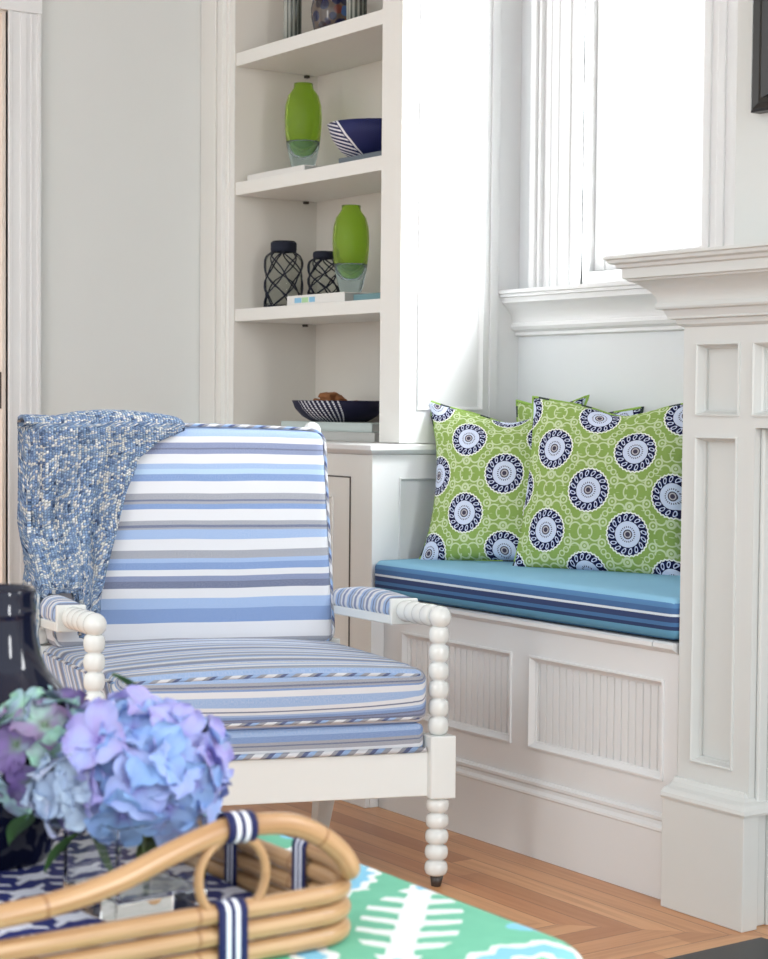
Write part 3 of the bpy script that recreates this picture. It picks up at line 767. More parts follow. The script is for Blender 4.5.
for k, a in enumerate((-0.010, WD + 0.006)):
    zf = 0.022
    PC(spin(beads(0.186 - zf, 5, 0.0245, 0.013), C3(a + (0.002 if k == 0 else 0), 0, zf), C3(a, 0, 0.186)), 'front_leg', M['chair'], smooth=True); FL = COL.objects[-1]
    PC(spin([(0, 0.010), (0.022, 0.014)], C3(a + 0.002, 0, 0.0), C3(a, 0, 0.022)), 'leg_tip', M['metal'], FL, smooth=True)
    bm = nb(); cbox(bm, a - 0.027, a + 0.027, -0.026, 0.028, 0.186, 0.316); PC(bm, 'post_block', M['chair'], bevel=0.003)
    PC(spin(beads(0.542 - 0.316, 6, 0.0215, 0.0125), C3(a, 0, 0.316), C3(a, 0, 0.542)), 'arm_post', M['chair'], smooth=True)
    # arm: knob, spools, board, pad
    z = 0.560; bm = spin(ball(0.0235), C3(a, -0.027, z), C3(a, 1, z)); PC(bm, 'arm_knob', M['chair'], smooth=True)
    PC(spin(beads(0.145, 4, 0.0235, 0.018), C3(a, 0.018, z), C3(a, 0.163, z - 0.004)), 'arm_spool', M['chair'], smooth=True)
    bm = nb(); f = lambda aa, d, zz: C3(aa, d, zz - 0.03 * (d - 0.16))
    cbox(bm, a - 0.030, a + 0.030, 0.160, 0.172, 0.526, 0.582, f); cbox(bm, a - 0.030, a + 0.030, 0.172, 0.50, 0.526, 0.546, f); cbox(bm, a - 0.024, a + 0.024, 0.475, 0.535, 0.535, 0.575, f)
    AR = PC(bm, 'arm_rail', M['chair'], bevel=0.003)
    bm = rbox((0.031, 0.152, 0.020), 0.014, 14, (0.0, 0.0, 0.012), lambda p: (p.x, p.y + p.z * 0.3), lambda x, y, zz, a=a: C3(a + x, 0.323 + y, 0.563 + zz - 0.03 * (y + 0.16)))
    PC(bm, 'arm_pad', M['stripeA'], AR, smooth=True)
    # back post: spooled stile over a square leg splayed backwards
    aa = 0.012 if k == 0 else WD - 0.026
    z0, z1 = 0.455, 0.915
    PC(spin(beads((C3(aa, 0.611, z1) - C3(aa, 0.520, z0)).length, 15, 0.0185, 0.012), C3(aa, 0.520, z0), C3(aa, 0.611, z1)), 'back_post', M['chair'], smooth=True); BP = COL.objects[-1]
    PC(spin(ball(0.021), C3(aa, 0.608, 0.912), C3(aa, 0.616, 0.953)), 'post_finial', M['chair'], BP, smooth=True)
    bm = nb(); q = 0.024
    hexbox(bm, [C3(aa - q, 0.470, 0.186), C3(aa + q, 0.470, 0.186), C3(aa + q, 0.522, 0.186), C3(aa - q, 0.522, 0.186), C3(aa - q, 0.497, 0.455), C3(aa + q, 0.497, 0.455), C3(aa + q, 0.543, 0.455), C3(aa - q, 0.543, 0.455)])
    PC(bm, 'rear_post', M['chair'], bevel=0.003)
    bm = nb(); t = 0.016
    hexbox(bm, [C3(aa - t, 0.535, 0), C3(aa + t, 0.535, 0), C3(aa + t, 0.567, 0), C3(aa - t, 0.567, 0), C3(aa - q, 0.470, 0.186), C3(aa + q, 0.470, 0.186), C3(aa + q, 0.522, 0.186), C3(aa - q, 0.522, 0.186)])
    PC(bm, 'rear_leg', M['chair'], bevel=0.003)
bm = nb(); cbox(bm, 0.014, WD - 0.020, -0.010, 0.016, 0.190, 0.283); PC(bm, 'front_rail', M['chair'], bevel=0.003)
for a in (-0.006, WD + 0.002):
    bm = nb(); cbox(bm, a - 0.012, a + 0.012, 0.028, 0.47, 0.196, 0.283); PC(bm, 'side_rail', M['chair'], bevel=0.003)
bm = nb(); cbox(bm, 0.038, WD - 0.034, 0.480, 0.505, 0.196, 0.283); PC(bm, 'back_rail', M['chair'], bevel=0.003)
bm = nb()
f = lambda a, d, z: C3(a, d + (z - 0.455) * 0.2, z)
cbox(bm, 0.03, WD - 0.03, 0.530, 0.545, 0.50, 0.90, f); PC(bm, 'back_panel', M['stripeB'])
# upholstered deck
ac = WD / 2 - 0.006
def uvseat(off): return lambda p: (p.x, p.y + (-p.z) + off if False else (p.y * 1.0 + p.z * 1.0) * 1.0 + off)
bm = rbox((0.318, 0.245, 0.030), 0.014, 26, (0, 0.004, 0.0), lambda p: (p.x, 0.15 + 0.052 - (p.y + 0.245) + (p.z - 0.03) * 0.80 - 0.02), lambda x, y, z: C3(ac + x, 0.237 + y, 0.312 + z))
dk = PC(bm, 'seat_deck', M['stripeS'], smooth=True)
bm = tube([C3(0.022, -0.012, 0.288), C3(ac, -0.015, 0.288), C3(WD - 0.026, -0.012, 0.288)], 0.006, False, 8); PC(bm, 'deck_piping', M['piping'], dk, smooth=True)
# seat cushion
hs = (0.328, 0.272, 0.056); cz = 0.402
def Ts(x, y, z):
    a = ac + x; d = 0.253 + y; zz = cz + z
    zz += 0.010 * (1 - (x / 0.33) ** 2) * (1 if z > 0 else 0) - 0.004
    # soft droop of the far corners, pinched near the posts
    if d < 0.06 and abs(x) > 0.29: a -= (1 if x > 0 else -1) * 0.006
    return C3(a, d, zz)
bm = rbox(hs, 0.024, 44, (0.0, 0.012, 0.012), lambda p: (p.x, 0.45 - (p.y + 0.272) + (p.z - 0.056)), Ts)
SCU = PC(bm, 'seat_cushion', M['stripeS'], smooth=True)
def ring_path(hx, hy, z, T, r=0.03, n=10, push=0.012):
    pts = []
    for sx, sy in ((1, 1), (-1, 1), (-1, -1), (1, -1)):
        for k in range(5):
            t = (pi / 2) * k / 4; ang = {(1, 1): 0, (-1, 1): pi / 2, (-1, -1): pi, (1, -1): 3 * pi / 2}[(sx, sy)] + t
            pts.append((sx * (hx - r) + r * cos(ang), sy * (hy - r) + r * sin(ang)))
    out = []
    for i in range(len(pts)):
        p, q = pts[i], pts[(i + 1) % len(pts)]; L = sqrt((p[0] - q[0]) ** 2 + (p[1] - q[1]) ** 2); m = max(1, int(L / 0.03))
        for k in range(m):
            t = k / m; x = p[0] + (q[0] - p[0]) * t; y = p[1] + (q[1] - p[1]) * t
            y += push * (y / hy) * (1 - (x / hx) ** 2) * (abs(y) / hy > 0.9)
            out.append(T(x, y, z))
    return out
for z in (0.043, -0.043):
    PC(tube(ring_path(0.324, 0.268, z, Ts, 0.030, push=0.007), 0.0038, True, 8), 'cushion_piping', M['piping'], SCU, smooth=True)
# back cushion: leans with the posts
hb = (0.322, 0.062, 0.243)
def Tb(x, y, z):
    zz = 0.694 + z; d = 0.500 + (zz - 0.45) * 0.20 + y
    return C3(ac - 0.002 + x * (1 + 0.02 * (z / 0.24)), d, zz + 0.006 * (1 - (x / 0.32) ** 2) * (z > 0))
bm = rbox(hb, 0.026, 40, (0.004, 0.020, 0.004), lambda p: (p.x, 0.246 - p.z), Tb)
BCU = PC(bm, 'back_cushion', M['stripeB'], smooth=True)
def Tbr(x, z, y): return Tb(x, y, z)
for y in (-0.052, 0.052):
    PC(tube(ring_path(0.320, 0.241, y, Tbr, 0.030, push=0.004), 0.0038, True, 8), 'cushion_piping', M['piping'], BCU, smooth=True)

# ------------------------------------------------------------------ throw over the left corner of the chair back
th = empty('throw_blanket', C3(0.60, 0.55, 0.72)); tag(th, 'blue and white woven throw draped over the left corner of the chair back', 'throw blanket')
def front_pt(a, z, off):  # on / in front of the back cushion
    x = a - ac; bul = 0.020 * max(0, 1 - (x / 0.33) ** 2) * max(0, 1 - ((z - 0.694) / 0.245) ** 2)
    return C3(a, 0.500 + (z - 0.45) * 0.20 - 0.062 - bul - off, z)
NA, NB_ = 70, 90
def throw_grid():
    rows = []
    top = 0.955
    for j in range(NB_ + 1):
        b = j / NB_          # 0 behind the back, ~0.3 crest, 1 hem at the front
        row = []
        for i in range(NA + 1):
            t = i / NA       # 0 right edge, 1 left edge
            if b < 0.30:
                s = b / 0.30
                a = 0.335 + (0.672 + 0.025 * max(0, s - 0.55) / 0.45 - 0.335) * t + 0.02 * sin(s * 3) * (1 - t)
                # over the top: from 0.16 down the back, round the crest
                if s < 0.55:
                    z = 0.62 + (top - 0.015 - 0.62) * (s / 0.55); p = C3(a, 0.500 + (z - 0.45) * 0.20 + 0.092, z)
                else:
                    q = (s - 0.55) / 0.45; ang = pi * q
                    c = 0.500 + (top - 0.45) * 0.20 + 0.010
                    p = C3(a, c + 0.082 * cos(ang), top - 0.015 + 0.022 * sin(ang) + 0.014 * sin(ang) * sin(pi * min(1, t * 1.3)))
            else:
                s = (b - 0.30) / 0.70
                z_left = 0.935 + (0.505 - 0.935) * s
                # right border sweeps inward as it falls
                pts = [(0.0, 0.345), (0.06, 0.405), (0.15, 0.455), (0.30, 0.488), (0.50, 0.515), (0.75, 0.548), (0.9, 0.575), (1.0, 0.615)]
                for (s0, r0), (s1, r1) in zip(pts, pts[1:]):
                    if s0 <= s <= s1: ar = r0 + (r1 - r0) * (s - s0) / (s1 - s0)
                al = 0.697 + 0.036 * s
                a = ar + (al - ar) * t
                z = top - 0.015 + (z_left - top + 0.015) * 1.0 if s > 0 else top - 0.015
                z = (top - 0.018) + (0.492 - top + 0.018) * s + 0.030 * t * s
                fold = 0.007 * sin(t * 15 + s * 2.5) * min(1, s * 4) + 0.006 * sin(t * 31 + 2 + s * 4) * s
                off = 0.012 + fold + 0.006
                if a > 0.66:   # wraps round the side of the cushion and post
                    off -= (a - 0.66) * 1.2 * (1 - s)
                if s > 0.8: off += 0.01 * (s - 0.8) / 0.2
                def sm(e0, e1, x):
                    x = max(0.0, min(1.0, (x - e0) / (e1 - e0))); return x * x * (3 - 2 * x)
                wf = sm(0.45, 0.92, s) * sm(0.54, 0.655, a)
                off += 0.150 * wf
                if a > 0.650: z = max(z, 0.596 - 1.2 * max(0, a - 0.712))
                p = front_pt(a, z, off)
            n_ = noise.noise(p * 22) * 0.004
            row.append(p + Vector((n_, -n_, n_ * 0.6)))
        rows.append(row)
    return rows
R0 = throw_grid()
bm = nb(); uvl = bm.loops.layers.uv.new('UVMap')
vv = [[bm.verts.new(p) for p in r] for r in R0]
us = []; acc = [0.0] * (NA + 1); Vc = []
for j, r in enumerate(R0):
    if j: acc = [acc[i] + (r[i] - R0[j - 1][i]).length for i in range(NA + 1)]
    Vc.append(list(acc)); xx = [0.0]
    for i in range(1, NA + 1): xx.append(xx[-1] + (r[i] - r[i - 1]).length)
    us.append([-(xx[-1] - x) for x in xx])
for j in range(NB_):
    for i in range(NA):
        f = bm.faces.new((vv[j][i], vv[j][i + 1], vv[j + 1][i + 1], vv[j + 1][i]))
        for lp, (p, q) in zip(f.loops, ((j, i), (j, i + 1), (j + 1, i + 1), (j + 1, i))): lp[uvl].uv = (us[p][q], Vc[p][q])
cloth = mk('woven_cloth', rel(bm, th), M['throw'], th, True)
so = cloth.modifiers.new('solid', 'SOLIDIFY'); so.thickness = 0.008; so.offset = 0
# side flap hanging outside the post, hem with fringe
bm = nb(); uvl = bm.loops.layers.uv.new('UVMap'); g = []
for j in range(40):
    s = j / 39; row = []
    for i in range(16):
        t = i / 15
        z = 0.948 - s * (0.40 + 0.03 * t)
        bl = 0.035 * max(0, s - 0.75) / 0.25
        p = C3(0.684 + 0.020 * s + bl + 0.006 * sin(t * 9 + s * 3) + 0.003 * sin(s * 12), 0.500 + (z - 0.45) * 0.20 - 0.055 - 0.095 * s * s + (0.055 + 0.03 * s) * t, z)
        row.append(p)
    g.append(row)
vv = [[bm.verts.new(p) for p in r] for r in g]
for j in range(39):
    for i in range(15):
        f = bm.faces.new((vv[j][i], vv[j][i + 1], vv[j + 1][i + 1], vv[j + 1][i]))
        for lp, (p, q) in zip(f.loops, ((j, i), (j, i + 1), (j + 1, i + 1), (j + 1, i))): lp[uvl].uv = (q * 0.011 + 0.3, p * 0.011)
fl = mk('side_fold', rel(bm, th), M['throw'], th, True); so = fl.modifiers.new('solid', 'SOLIDIFY'); so.thickness = 0.008; so.offset = 0
random.seed(3)
for k in range(16):
    t = k / 15; a = 0.732 + 0.012 * t + random.uniform(-0.004, 0.004); z0 = 0.595 - 0.02 * t
    p0 = C3(a, 0.285 + 0.05 * t, z0); L = random.uniform(0.07, 0.13)
    pts = smoothpath([p0, p0 + Vector((random.uniform(-0.004, 0.006), random.uniform(-0.006, 0.006), -L * 0.5)), p0 + Vector((random.uniform(0.0, 0.006), random.uniform(-0.008, 0.008), -L))], 5)
    mk('fringe', rel(tube(pts, [0.0028] * (len(pts) - 2) + [0.0036, 0.002], False, 6), th), M['fringe'], th, True)

# ------------------------------------------------------------------ ottoman
OT = empty('ottoman', (-1.85, 0.80, 0)); tag(OT, 'upholstered ottoman in green, white and blue patterned fabric in the foreground', 'ottoman')
ox0, ox1, oy0, oy1 = -2.33, -1.352, 0.25, 1.238
def To(x, y, z):
    hx, hy, q = (ox1 - ox0) / 2, (oy1 - oy0) / 2, 0.09
    ex, ey = max(0, abs(x) - (hx - q)), max(0, abs(y) - (hy - q))
    if ex > 0 and ey > 0:
        k = max(ex, ey) / math.hypot(ex, ey); x = math.copysign(hx - q + ex * k, x); y = math.copysign(hy - q + ey * k, y)
    return ((ox0 + ox1) / 2 + x - OT.location.x, (oy0 + oy1) / 2 + y - OT.location.y, 0.29 + z)
bm = rbox(((ox1 - ox0) / 2, (oy1 - oy0) / 2, 0.16), 0.032, 40, (0, 0, 0.0), lambda p: (p.x, p.y), To)
mk('upholstered_body', bm, M['ottoman'], OT, True)
for x in (ox0 + 0.08, ox1 - 0.08):
    for y in (oy0 + 0.08, oy1 - 0.08):
        mk('leg', rel(spin([(0, 0.018), (0.13, 0.028)], (x, y, 0.0), (x, y, 0.13)), OT), M['metal'], OT, True)

# ------------------------------------------------------------------ rattan tray
TR = empty('rattan_tray', (-1.83, 0.75, 0.4505)); tag(TR, 'honey rattan tray with arched handles and navy ribbon wraps on the ottoman', 'tray')
def PT(bm, name, mat, par=None, **k): return mk(name, rel(bm, TR), mat, par or TR, **k)
tx0, tx1, ty0, ty1 = -2.13, -1.530, 0.36, 1.036
def rr_path(ins, z, r=0.05):
    pts = []
    for cx, cy, a0 in ((tx1 - r, ty1 - r, 0), (tx0 + r, ty1 - r, pi / 2), (tx0 + r, ty0 + r, pi), (tx1 - r, ty0 + r, 3 * pi / 2)):
        for k in range(9):
            t = a0 + (pi / 2) * k / 8; pts.append((cx + (r + ins) * cos(t), cy + (r + ins) * sin(t), z))
    out = []
    for i in range(len(pts)):
        p, q = Vector(pts[i]), Vector(pts[(i + 1) % len(pts)]); m = max(1, int((p - q).length / 0.04))
        for k in range(m): out.append(p.lerp(q, k / m))
    return out
bm = nb(); box(bm, tx0 + 0.006, tx1 - 0.006, ty0 + 0.006, ty1 - 0.006, 0.4515, 0.4585)
for v in bm.verts:
    if v.co.x > tx1 - 0.01 and v.co.y > ty1 - 0.01: v.co.x -= 0.010; v.co.y -= 0.010
tb = mk('woven_base', rel(bm, TR), M['mat'], TR, bevel=0.003)
for k, z in enumerate((0.4615, 0.4830, 0.5045)):
    PT(tube(rr_path(0.0, z), 0.0100, True, 14), 'cane_rail', M['cane'], smooth=True)
def arch(X, mir=None):
    pts = [(X - 0.003, 1.024, 0.526), (X, 1.010, 0.546), (X, 0.982, 0.568), (X, 0.945, 0.583), (X, 0.892, 0.587), (X, 0.860, 0.582), (X, 0.815, 0.569), (X, 0.760, 0.551), (X, 0.700, 0.540), (X, 0.640, 0.536), (X, 0.56, 0.531), (X, 0.48, 0.528)]
    if mir is not None: pts = [(X, y, z) for X, y, z in pts]
    return pts
for X in (-1.530, tx0 + 0.002):
    pts = [(X - 0.10 * (1 if X > -1.8 else -1), ty1, 0.5265), (X - 0.05 * (1 if X > -1.8 else -1), ty1, 0.5265)] + arch(X)
    PT(tube(smoothpath(pts, 6), 0.0112, False, 16), 'arched_handle', M['cane'], smooth=True)
    cy, cz_ = 0.884, 0.539
    ring = [(X + 0.002, cy + 0.0375 * cos(2 * pi * k / 40), cz_ + 0.0400 * sin(2 * pi * k / 40)) for k in range(40)]
    PT(tube(ring, 0.0048, True, 10), 'handle_ring', M['cane'], smooth=True)
def wrap(c, axis, r, w, name='ribbon_wrap', flat=1.0, h=0):
    """ribbon round one or more canes: c centre, axis direction of canes, r half width, h half height"""
    c = Vector(c); ax = Vector(axis).normalized(); up = Vector((0, 0, 1)); s = ax.cross(up).normalized()
    bm = nb(); uvl = bm.loops.layers.uv.new('UVMap'); n = 28; rings = []
    for k in range(n):
        t = 2 * pi * k / n; dz = sin(t) * r + (h if sin(t) > 0 else -h); dx = cos(t) * r
        rings.append([bm.verts.new(c + s * dx + up * dz + ax * (w * (q - 0.5))) for q in (0, 0.25, 0.5, 0.75, 1)])
    for k in range(n):
        A, B = rings[k], rings[(k + 1) % n]
        for q in range(4):
            f = bm.faces.new((A[q], A[q + 1], B[q + 1], B[q]))
            for lp, uv in zip(f.loops, ((0, q / 4), (0, (q + 1) / 4), (1, (q + 1) / 4), (1, q / 4))): lp[uvl].uv = uv
    o = PT(bm, name, M['ribbon'], smooth=True); m = o.modifiers.new('s', 'SOLIDIFY'); m.thickness = 0.0012; return o
wrap((-1.530, 0.890, 0.5865), (0, 1, -0.05), 0.0145, 0.032, h=0.001)
wrap((-1.530, 0.880, 0.4830), (0, 1, 0), 0.0125, 0.032, h=0.0215)
wrap((-1.630, 1.036, 0.4940), (1, 0, 0), 0.0130, 0.026, h=0.033)
wrap((-1.775, 1.036, 0.4830), (1, 0, 0), 0.0125, 0.026, h=0.022)

# ------------------------------------------------------------------ navy vase
VZ = 0.4592
pv = [(0.0, 0), (0.055, 0.0), (0.058, 0.004), (0.074, 0.035), (0.090, 0.070), (0.100, 0.105), (0.103, 0.135), (0.099, 0.163), (0.088, 0.188), (0.072, 0.208), (0.058, 0.224), (0.050, 0.242), (0.0455, 0.264), (0.0440, 0.285), (0.0445, 0.290), (0.0455, 0.293), (0.0440, 0.296), (0.0435, 0.312), (0.0445, 0.318), (0.0425, 0.3215), (0.039, 0.319), (0.038, 0.29), (0.044, 0.24), (0.06, 0.21), (0.09, 0.16), (0.09, 0.1), (0.05, 0.01), (0, 0.008)]
vs = mk('navy_vase', lathe(pv, 64), M['navy_glaze'], None, True); vs.location = (-2.010, 0.845, VZ)
tag(vs, 'glossy dark navy long-necked vase on the tray at the left edge', 'vase')

# ------------------------------------------------------------------ glass vase
gv = empty('square_glass_vase', (-1.742, 0.888, VZ + 0.0005), radians(4)); tag(gv, 'clear square glass vase with thick base holding the hydrangeas', 'vase')
def sq_tube(h, a, wall, base):
    bm = nb()
    def ring(s, z): return [bm.verts.new((x * s, y * s, z)) for x, y in ((-1, -1), (1, -1), (1, 1), (-1, 1))]
    rs = [ring(a, 0), ring(a, h), ring(a - wall, h), ring(a - wall, base)]
    bm.faces.new(rs[0][::-1]); bm.faces.new(rs[3])
    for A, B in zip(rs, rs[1:]):
        for i in range(4): bm.faces.new((A[i], A[(i + 1) % 4], B[(i + 1) % 4], B[i]))
    return bm
mk('glass_body', sq_tube(0.100, 0.056, 0.005, 0.024), M['clear_glass'], gv, bevel=0.0015)

# ------------------------------------------------------------------ hydrangeas
def petal_mesh(name, size, cup, mat, seedv):
    random.seed(seedv); bm = nb(); uvl = bm.loops.layers.uv.new('UVMap'); n = 7; m = 8
    for q in range(4):
        ang = q * pi / 2 + random.uniform(-0.2, 0.2); L = size * random.uniform(0.88, 1.1); W = L * random.uniform(0.50, 0.62); tilt = random.uniform(0.05, 0.45); g = []
        for j in range(n + 1):
            v = j / n; row = []
            for i in range(m + 1):
                u = -1 + 2 * i / m
                wdt = W * (sin(pi * min(1, (v * 0.93 + 0.05))) ** 0.55) * (0.55 + 0.45 * v) * 1.15
                x = L * (v - 0.10 * u * u * v); y = u * wdt
                z = cup * L * (0.9 * v - 1.0 * v * v) + L * 0.22 * (u * u) * v + tilt * L * v * 0.5 + 0.0015 * sin(u * 7 + q) * v
                row.append(((x * cos(ang) - y * sin(ang), x * sin(ang) + y * cos(ang), z), (u, v)))
            g.append(row)
        vvs = [[bm.verts.new(c[0]) for c in r] for r in g]
        for j in range(n):
            for i in range(m):
                f = bm.faces.new((vvs[j][i], vvs[j][i + 1], vvs[j + 1][i + 1], vvs[j + 1][i]))
                for lp, (p, r) in zip(f.loops, ((j, i), (j, i + 1), (j + 1, i + 1), (j + 1, i))): lp[uvl].uv = g[p][r][1]
    bmesh.ops.create_icosphere(bm, subdivisions=1, radius=size * 0.09, matrix=Matrix.Translation((0, 0, size * 0.06)))
    for f in bm.faces: f.smooth = True
    me = bpy.data.meshes.new(name); bm.to_mesh(me); bm.free(); me.materials.append(mat); return me
def leaf_bm(L, W):
    bm = nb(); g = []
    for j in range(11):
        v = j / 10; row = []
        for i in range(7):
            u = -1 + i / 3; row.append(bm.verts.new((L * v, u * W * sin(pi * v ** 0.8) * 0.5, -0.25 * L * v * v + abs(u) * 0.12 * W)))
        g.append(row)
    for j in range(10):
        for i in range(6): bm.faces.new((g[j][i], g[j][i + 1], g[j + 1][i + 1], g[j + 1][i]))
    bmesh.ops.remove_doubles(bm, verts=bm.verts, dist=1e-6); return bm
def hydrangea(c, rad, nfl, psize, mat, label, stem_to, leaves, seedv, group=None, squash=0.85, fmin=-0.45):
    o = empty('hydrangea', c); meshes = [petal_mesh('floret', psize, 0.5, mat, seedv + k) for k in range(5)]
    random.seed(seedv * 11 + 1); k = 0
    ga = pi * (3 - sqrt(5))
    for i in range(nfl):
        zz = 1 - (i + 0.5) / nfl * (1 - fmin); rr = sqrt(max(0, 1 - zz * zz)); t = ga * i
        d = Vector((rr * cos(t), rr * sin(t), zz)) + Vector([random.uniform(-0.10, 0.10) for _ in range(3)]); d.normalize()
        p = Vector((d.x, d.y, d.z * squash)) * (rad - psize * 0.35) * random.uniform(0.90, 1.05)
        f = bpy.data.objects.new('floret', meshes[i % 5]); COL.objects.link(f); f.parent = o; f.location = p
        d2 = (d + Vector([random.uniform(-0.25, 0.25) for _ in range(3)])).normalized()
        f.rotation_mode = 'QUATERNION'; q = d2.to_track_quat('Z', 'Y'); from mathutils import Quaternion
        f.rotation_quaternion = q @ Quaternion((0, 0, 1), random.uniform(0, 6.28)); sc_ = random.uniform(0.85, 1.15); f.scale = (sc_,) * 3
    s0 = Vector((0, 0, rad * 0.3)); s1 = Vector(stem_to) - Vector(c)
    mk('stem', tube(smoothpath([s0, s0.lerp(s1, 0.5) + Vector((0.004, 0, 0)), s1], 6), 0.0032, False, 8), M['stem'], o, True)
    for (lp, rot, L, W) in leaves:
        l = mk('leaf', leaf_bm(L, W), M['leaf'], o, True); l.location = Vector(lp) - Vector(c); l.rotation_euler = rot
    tag(o, label, 'flower', group); return o
hydrangea((-1.768, 0.903, 0.598), 0.092, 44, 0.037, M['petal_blue'], 'large blue and lavender hydrangea head at the right of the bouquet', (-1.742, 0.900, 0.485),
          [((-1.752, 0.925, 0.535), (0.2, 0.5, radians(-60)), 0.06, 0.035), ((-1.815, 0.925, 0.675), (0, radians(-50), radians(-80)), 0.04, 0.03)], 5, squash=0.92, fmin=-0.6)
hydrangea((-1.775, 0.838, 0.583), 0.052, 18, 0.032, M['petal_grey'], 'pale grey-blue hydrangea head in the middle of the bouquet', (-1.75, 0.87, 0.49),
          [((-1.76, 0.83, 0.54), (0.1, 0.6, radians(-150)), 0.06, 0.028)], 9, fmin=-0.6)
hydrangea((-1.850, 0.835, 0.612), 0.070, 26, 0.034, M['petal_purple'], 'purple and green hydrangea head at the left of the bouquet', (-1.765, 0.87, 0.50),
          [((-1.83, 0.81, 0.55), (0.1, 0.5, radians(-170)), 0.06, 0.03)], 15, fmin=-0.8, squash=1.0)

# ------------------------------------------------------------------ things on the bookcase
def glass_vase(c, h, R, label, group='green glass vases in the bookcase'):
    o = empty('green_glass_vase', c); tag(o, label, 'vase', group)
    # outer clear/aqua skin from the foot, inner green body
    k = R / 0.052; H = h
    out = [(0, 0), (0.027 * k, 0), (0.031 * k, 0.006), (0.0375 * k, H * 0.14), (0.0450 * k, H * 0.27), (0.0478 * k, H * 0.34), (0.0440 * k, H * 0.32), (0.034 * k, H * 0.235), (0.022 * k, H * 0.175), (0.0, H * 0.150)]
    mk('aqua_base', lathe(out, 40), M['aqua_glass'], o, True)
    g = [(0, H * 0.155), (0.022 * k, H * 0.18), (0.034 * k, H * 0.24), (0.0440 * k, H * 0.325), (0.0480 * k, H * 0.36), (0.0510 * k, H * 0.50), (0.0520 * k, H * 0.62), (0.050 * k, H * 0.75), (0.043 * k, H * 0.86), (0.031 * k, H * 0.925), (0.027 * k, H * 0.955), (0.027 * k, H), (0.023 * k, H), (0.023 * k, H * 0.95), (0.038 * k, H * 0.86), (0.045 * k, H * 0.72), (0.046 * k, H * 0.58), (0.041 * k, H * 0.42), (0.030 * k, H * 0.30), (0.0, H * 0.22)]
    mk('green_body', lathe(g, 40), M['green_glass'], o, True); return o
def book(name, x0, x1, y0, y1, z0, z1, cov, label, marks=(), group=None, cat='book'):
    o = empty(name, ((x0 + x1) / 2, (y0 + y1) / 2, z0)); t = 0.003
    bm = nb(); box(bm, x0, x1, y0, y1, z0, z0 + t); box(bm, x0, x1, y0, y1, z1 - t, z1); box(bm, x0, x1, y0, y0 + t, z0 + t, z1 - t)
    mk('cover', rel(bm, o), cov, o, bevel=0.0008)
    bm = nb(); box(bm, x0 + 0.004, x1 - 0.004, y0 + t, y1 - 0.004, z0 + t, z1 - t); mk('pages', rel(bm, o), M['page'], o)
    for (u0, u1, mm) in marks:
        bm = nb(); box(bm, x0 + (x1 - x0) * u0, x0 + (x1 - x0) * u1, y0 - 0.0006, y0, z0 + (z1 - z0) * 0.25, z0 + (z1 - z0) * 0.75); mk('spine_mark', rel(bm, o), mm, o)
    tag(o, label, cat, group); return o
S2, S3, S1, CT = 1.618, 1.261, 1.980, 0.8987
book('book', -4.500, -4.198, 2.640, 2.83, S2 + 0.0005, S2 + 0.0205, M['bk_white'], 'flat white book lying on the second shelf under the green vase')
glass_vase((-4.340, 2.725, S2 + 0.021), 0.243, 0.052, 'green glass vase on the second shelf, on a white book', None)
book('book', -4.03, -3.80, 2.640, 2.82, S2 + 0.0005, S2 + 0.0185, M['bk_dark'], 'slate book under the patterned bowl on the second shelf')
def bowl(c, R, rb, h, mat, label):
    pf_ = [(0, 0), (rb, 0), (rb + (R - rb) * 0.48, h * 0.25), (rb + (R - rb) * 0.82, h * 0.60), (R, h), (R - 0.004, h), (rb + (R - rb) * 0.74, h * 0.64), (rb + (R - rb) * 0.36, h * 0.32), (rb - 0.006, 0.006), (0, 0.005)]
    o = mk('bowl', lathe(pf_, 72), mat, None, True); o.location = c; tag(o, label, 'bowl'); return o
bowl((-4.008, 2.742, S2 + 0.019), 0.128, 0.058, 0.092, bowl_mat('tall'), 'navy bowl with white threaded side on the second shelf')
# rope jars
def jar(c, h, R, label):
    o = empty('rope_net_jar', c); tag(o, label, 'jar', None)
    nk = R * 0.62
    pf_ = [(0, 0), (R * 0.90, 0), (R, h * 0.04), (R * 1.0, h * 0.40), (R * 0.97, h * 0.44), (R * 1.0, h * 0.48), (R, h * 0.70), (R * 0.92, h * 0.78), (nk, h * 0.84), (nk, h), (nk - 0.003, h), (nk - 0.003, h * 0.84), (R * 0.88, h * 0.77), (R * 0.95, h * 0.7), (R * 0.95, h * 0.05), (0, h * 0.03)]
    mk('glass_jar', lathe(pf_, 36), M['jar_glass'], o, True)
    mk('rope_collar', lathe([(nk + 0.001, h * 0.835), (nk + 0.004, h * 0.85), (nk + 0.004, h * 0.87), (nk + 0.005, h * 0.885), (nk + 0.004, h * 0.90), (nk + 0.005, h * 0.925), (nk + 0.004, h * 0.94), (nk + 0.005, h * 0.96), (nk + 0.003, h * 0.985), (nk + 0.001, h * 0.985)], 36), M['rope'], o, True)
    def rad(z):
        for (r0, z0), (r1, z1) in zip(pf_[1:9], pf_[2:10]):
            if z0 <= z <= z1: return r0 + (r1 - r0) * (z - z0) / max(1e-6, z1 - z0)
        return nk
    N = 6
    for s in (1, -1):
        for k in range(N):
            pts = []
            for q in range(26):
                t = q / 25; z = h * (0.02 + 0.82 * t); a = 2 * pi * k / N + s * t * 2.6 + 0.12 * sin(t * 9 + k)
                r = rad(z) + 0.0018; pts.append((r * cos(a), r * sin(a), z))
            mk('net_strand', tube(pts, 0.0021, False, 6), M['rope'], o, True)
    pts = [((R * 1.0 + 0.002) * cos(2 * pi * q / 30), (R + 0.002) * sin(2 * pi * q / 30), 0.006) for q in range(30)]
    mk('base_rope', tube(pts, 0.0025, True, 6), M['rope'], o, True)
    return o
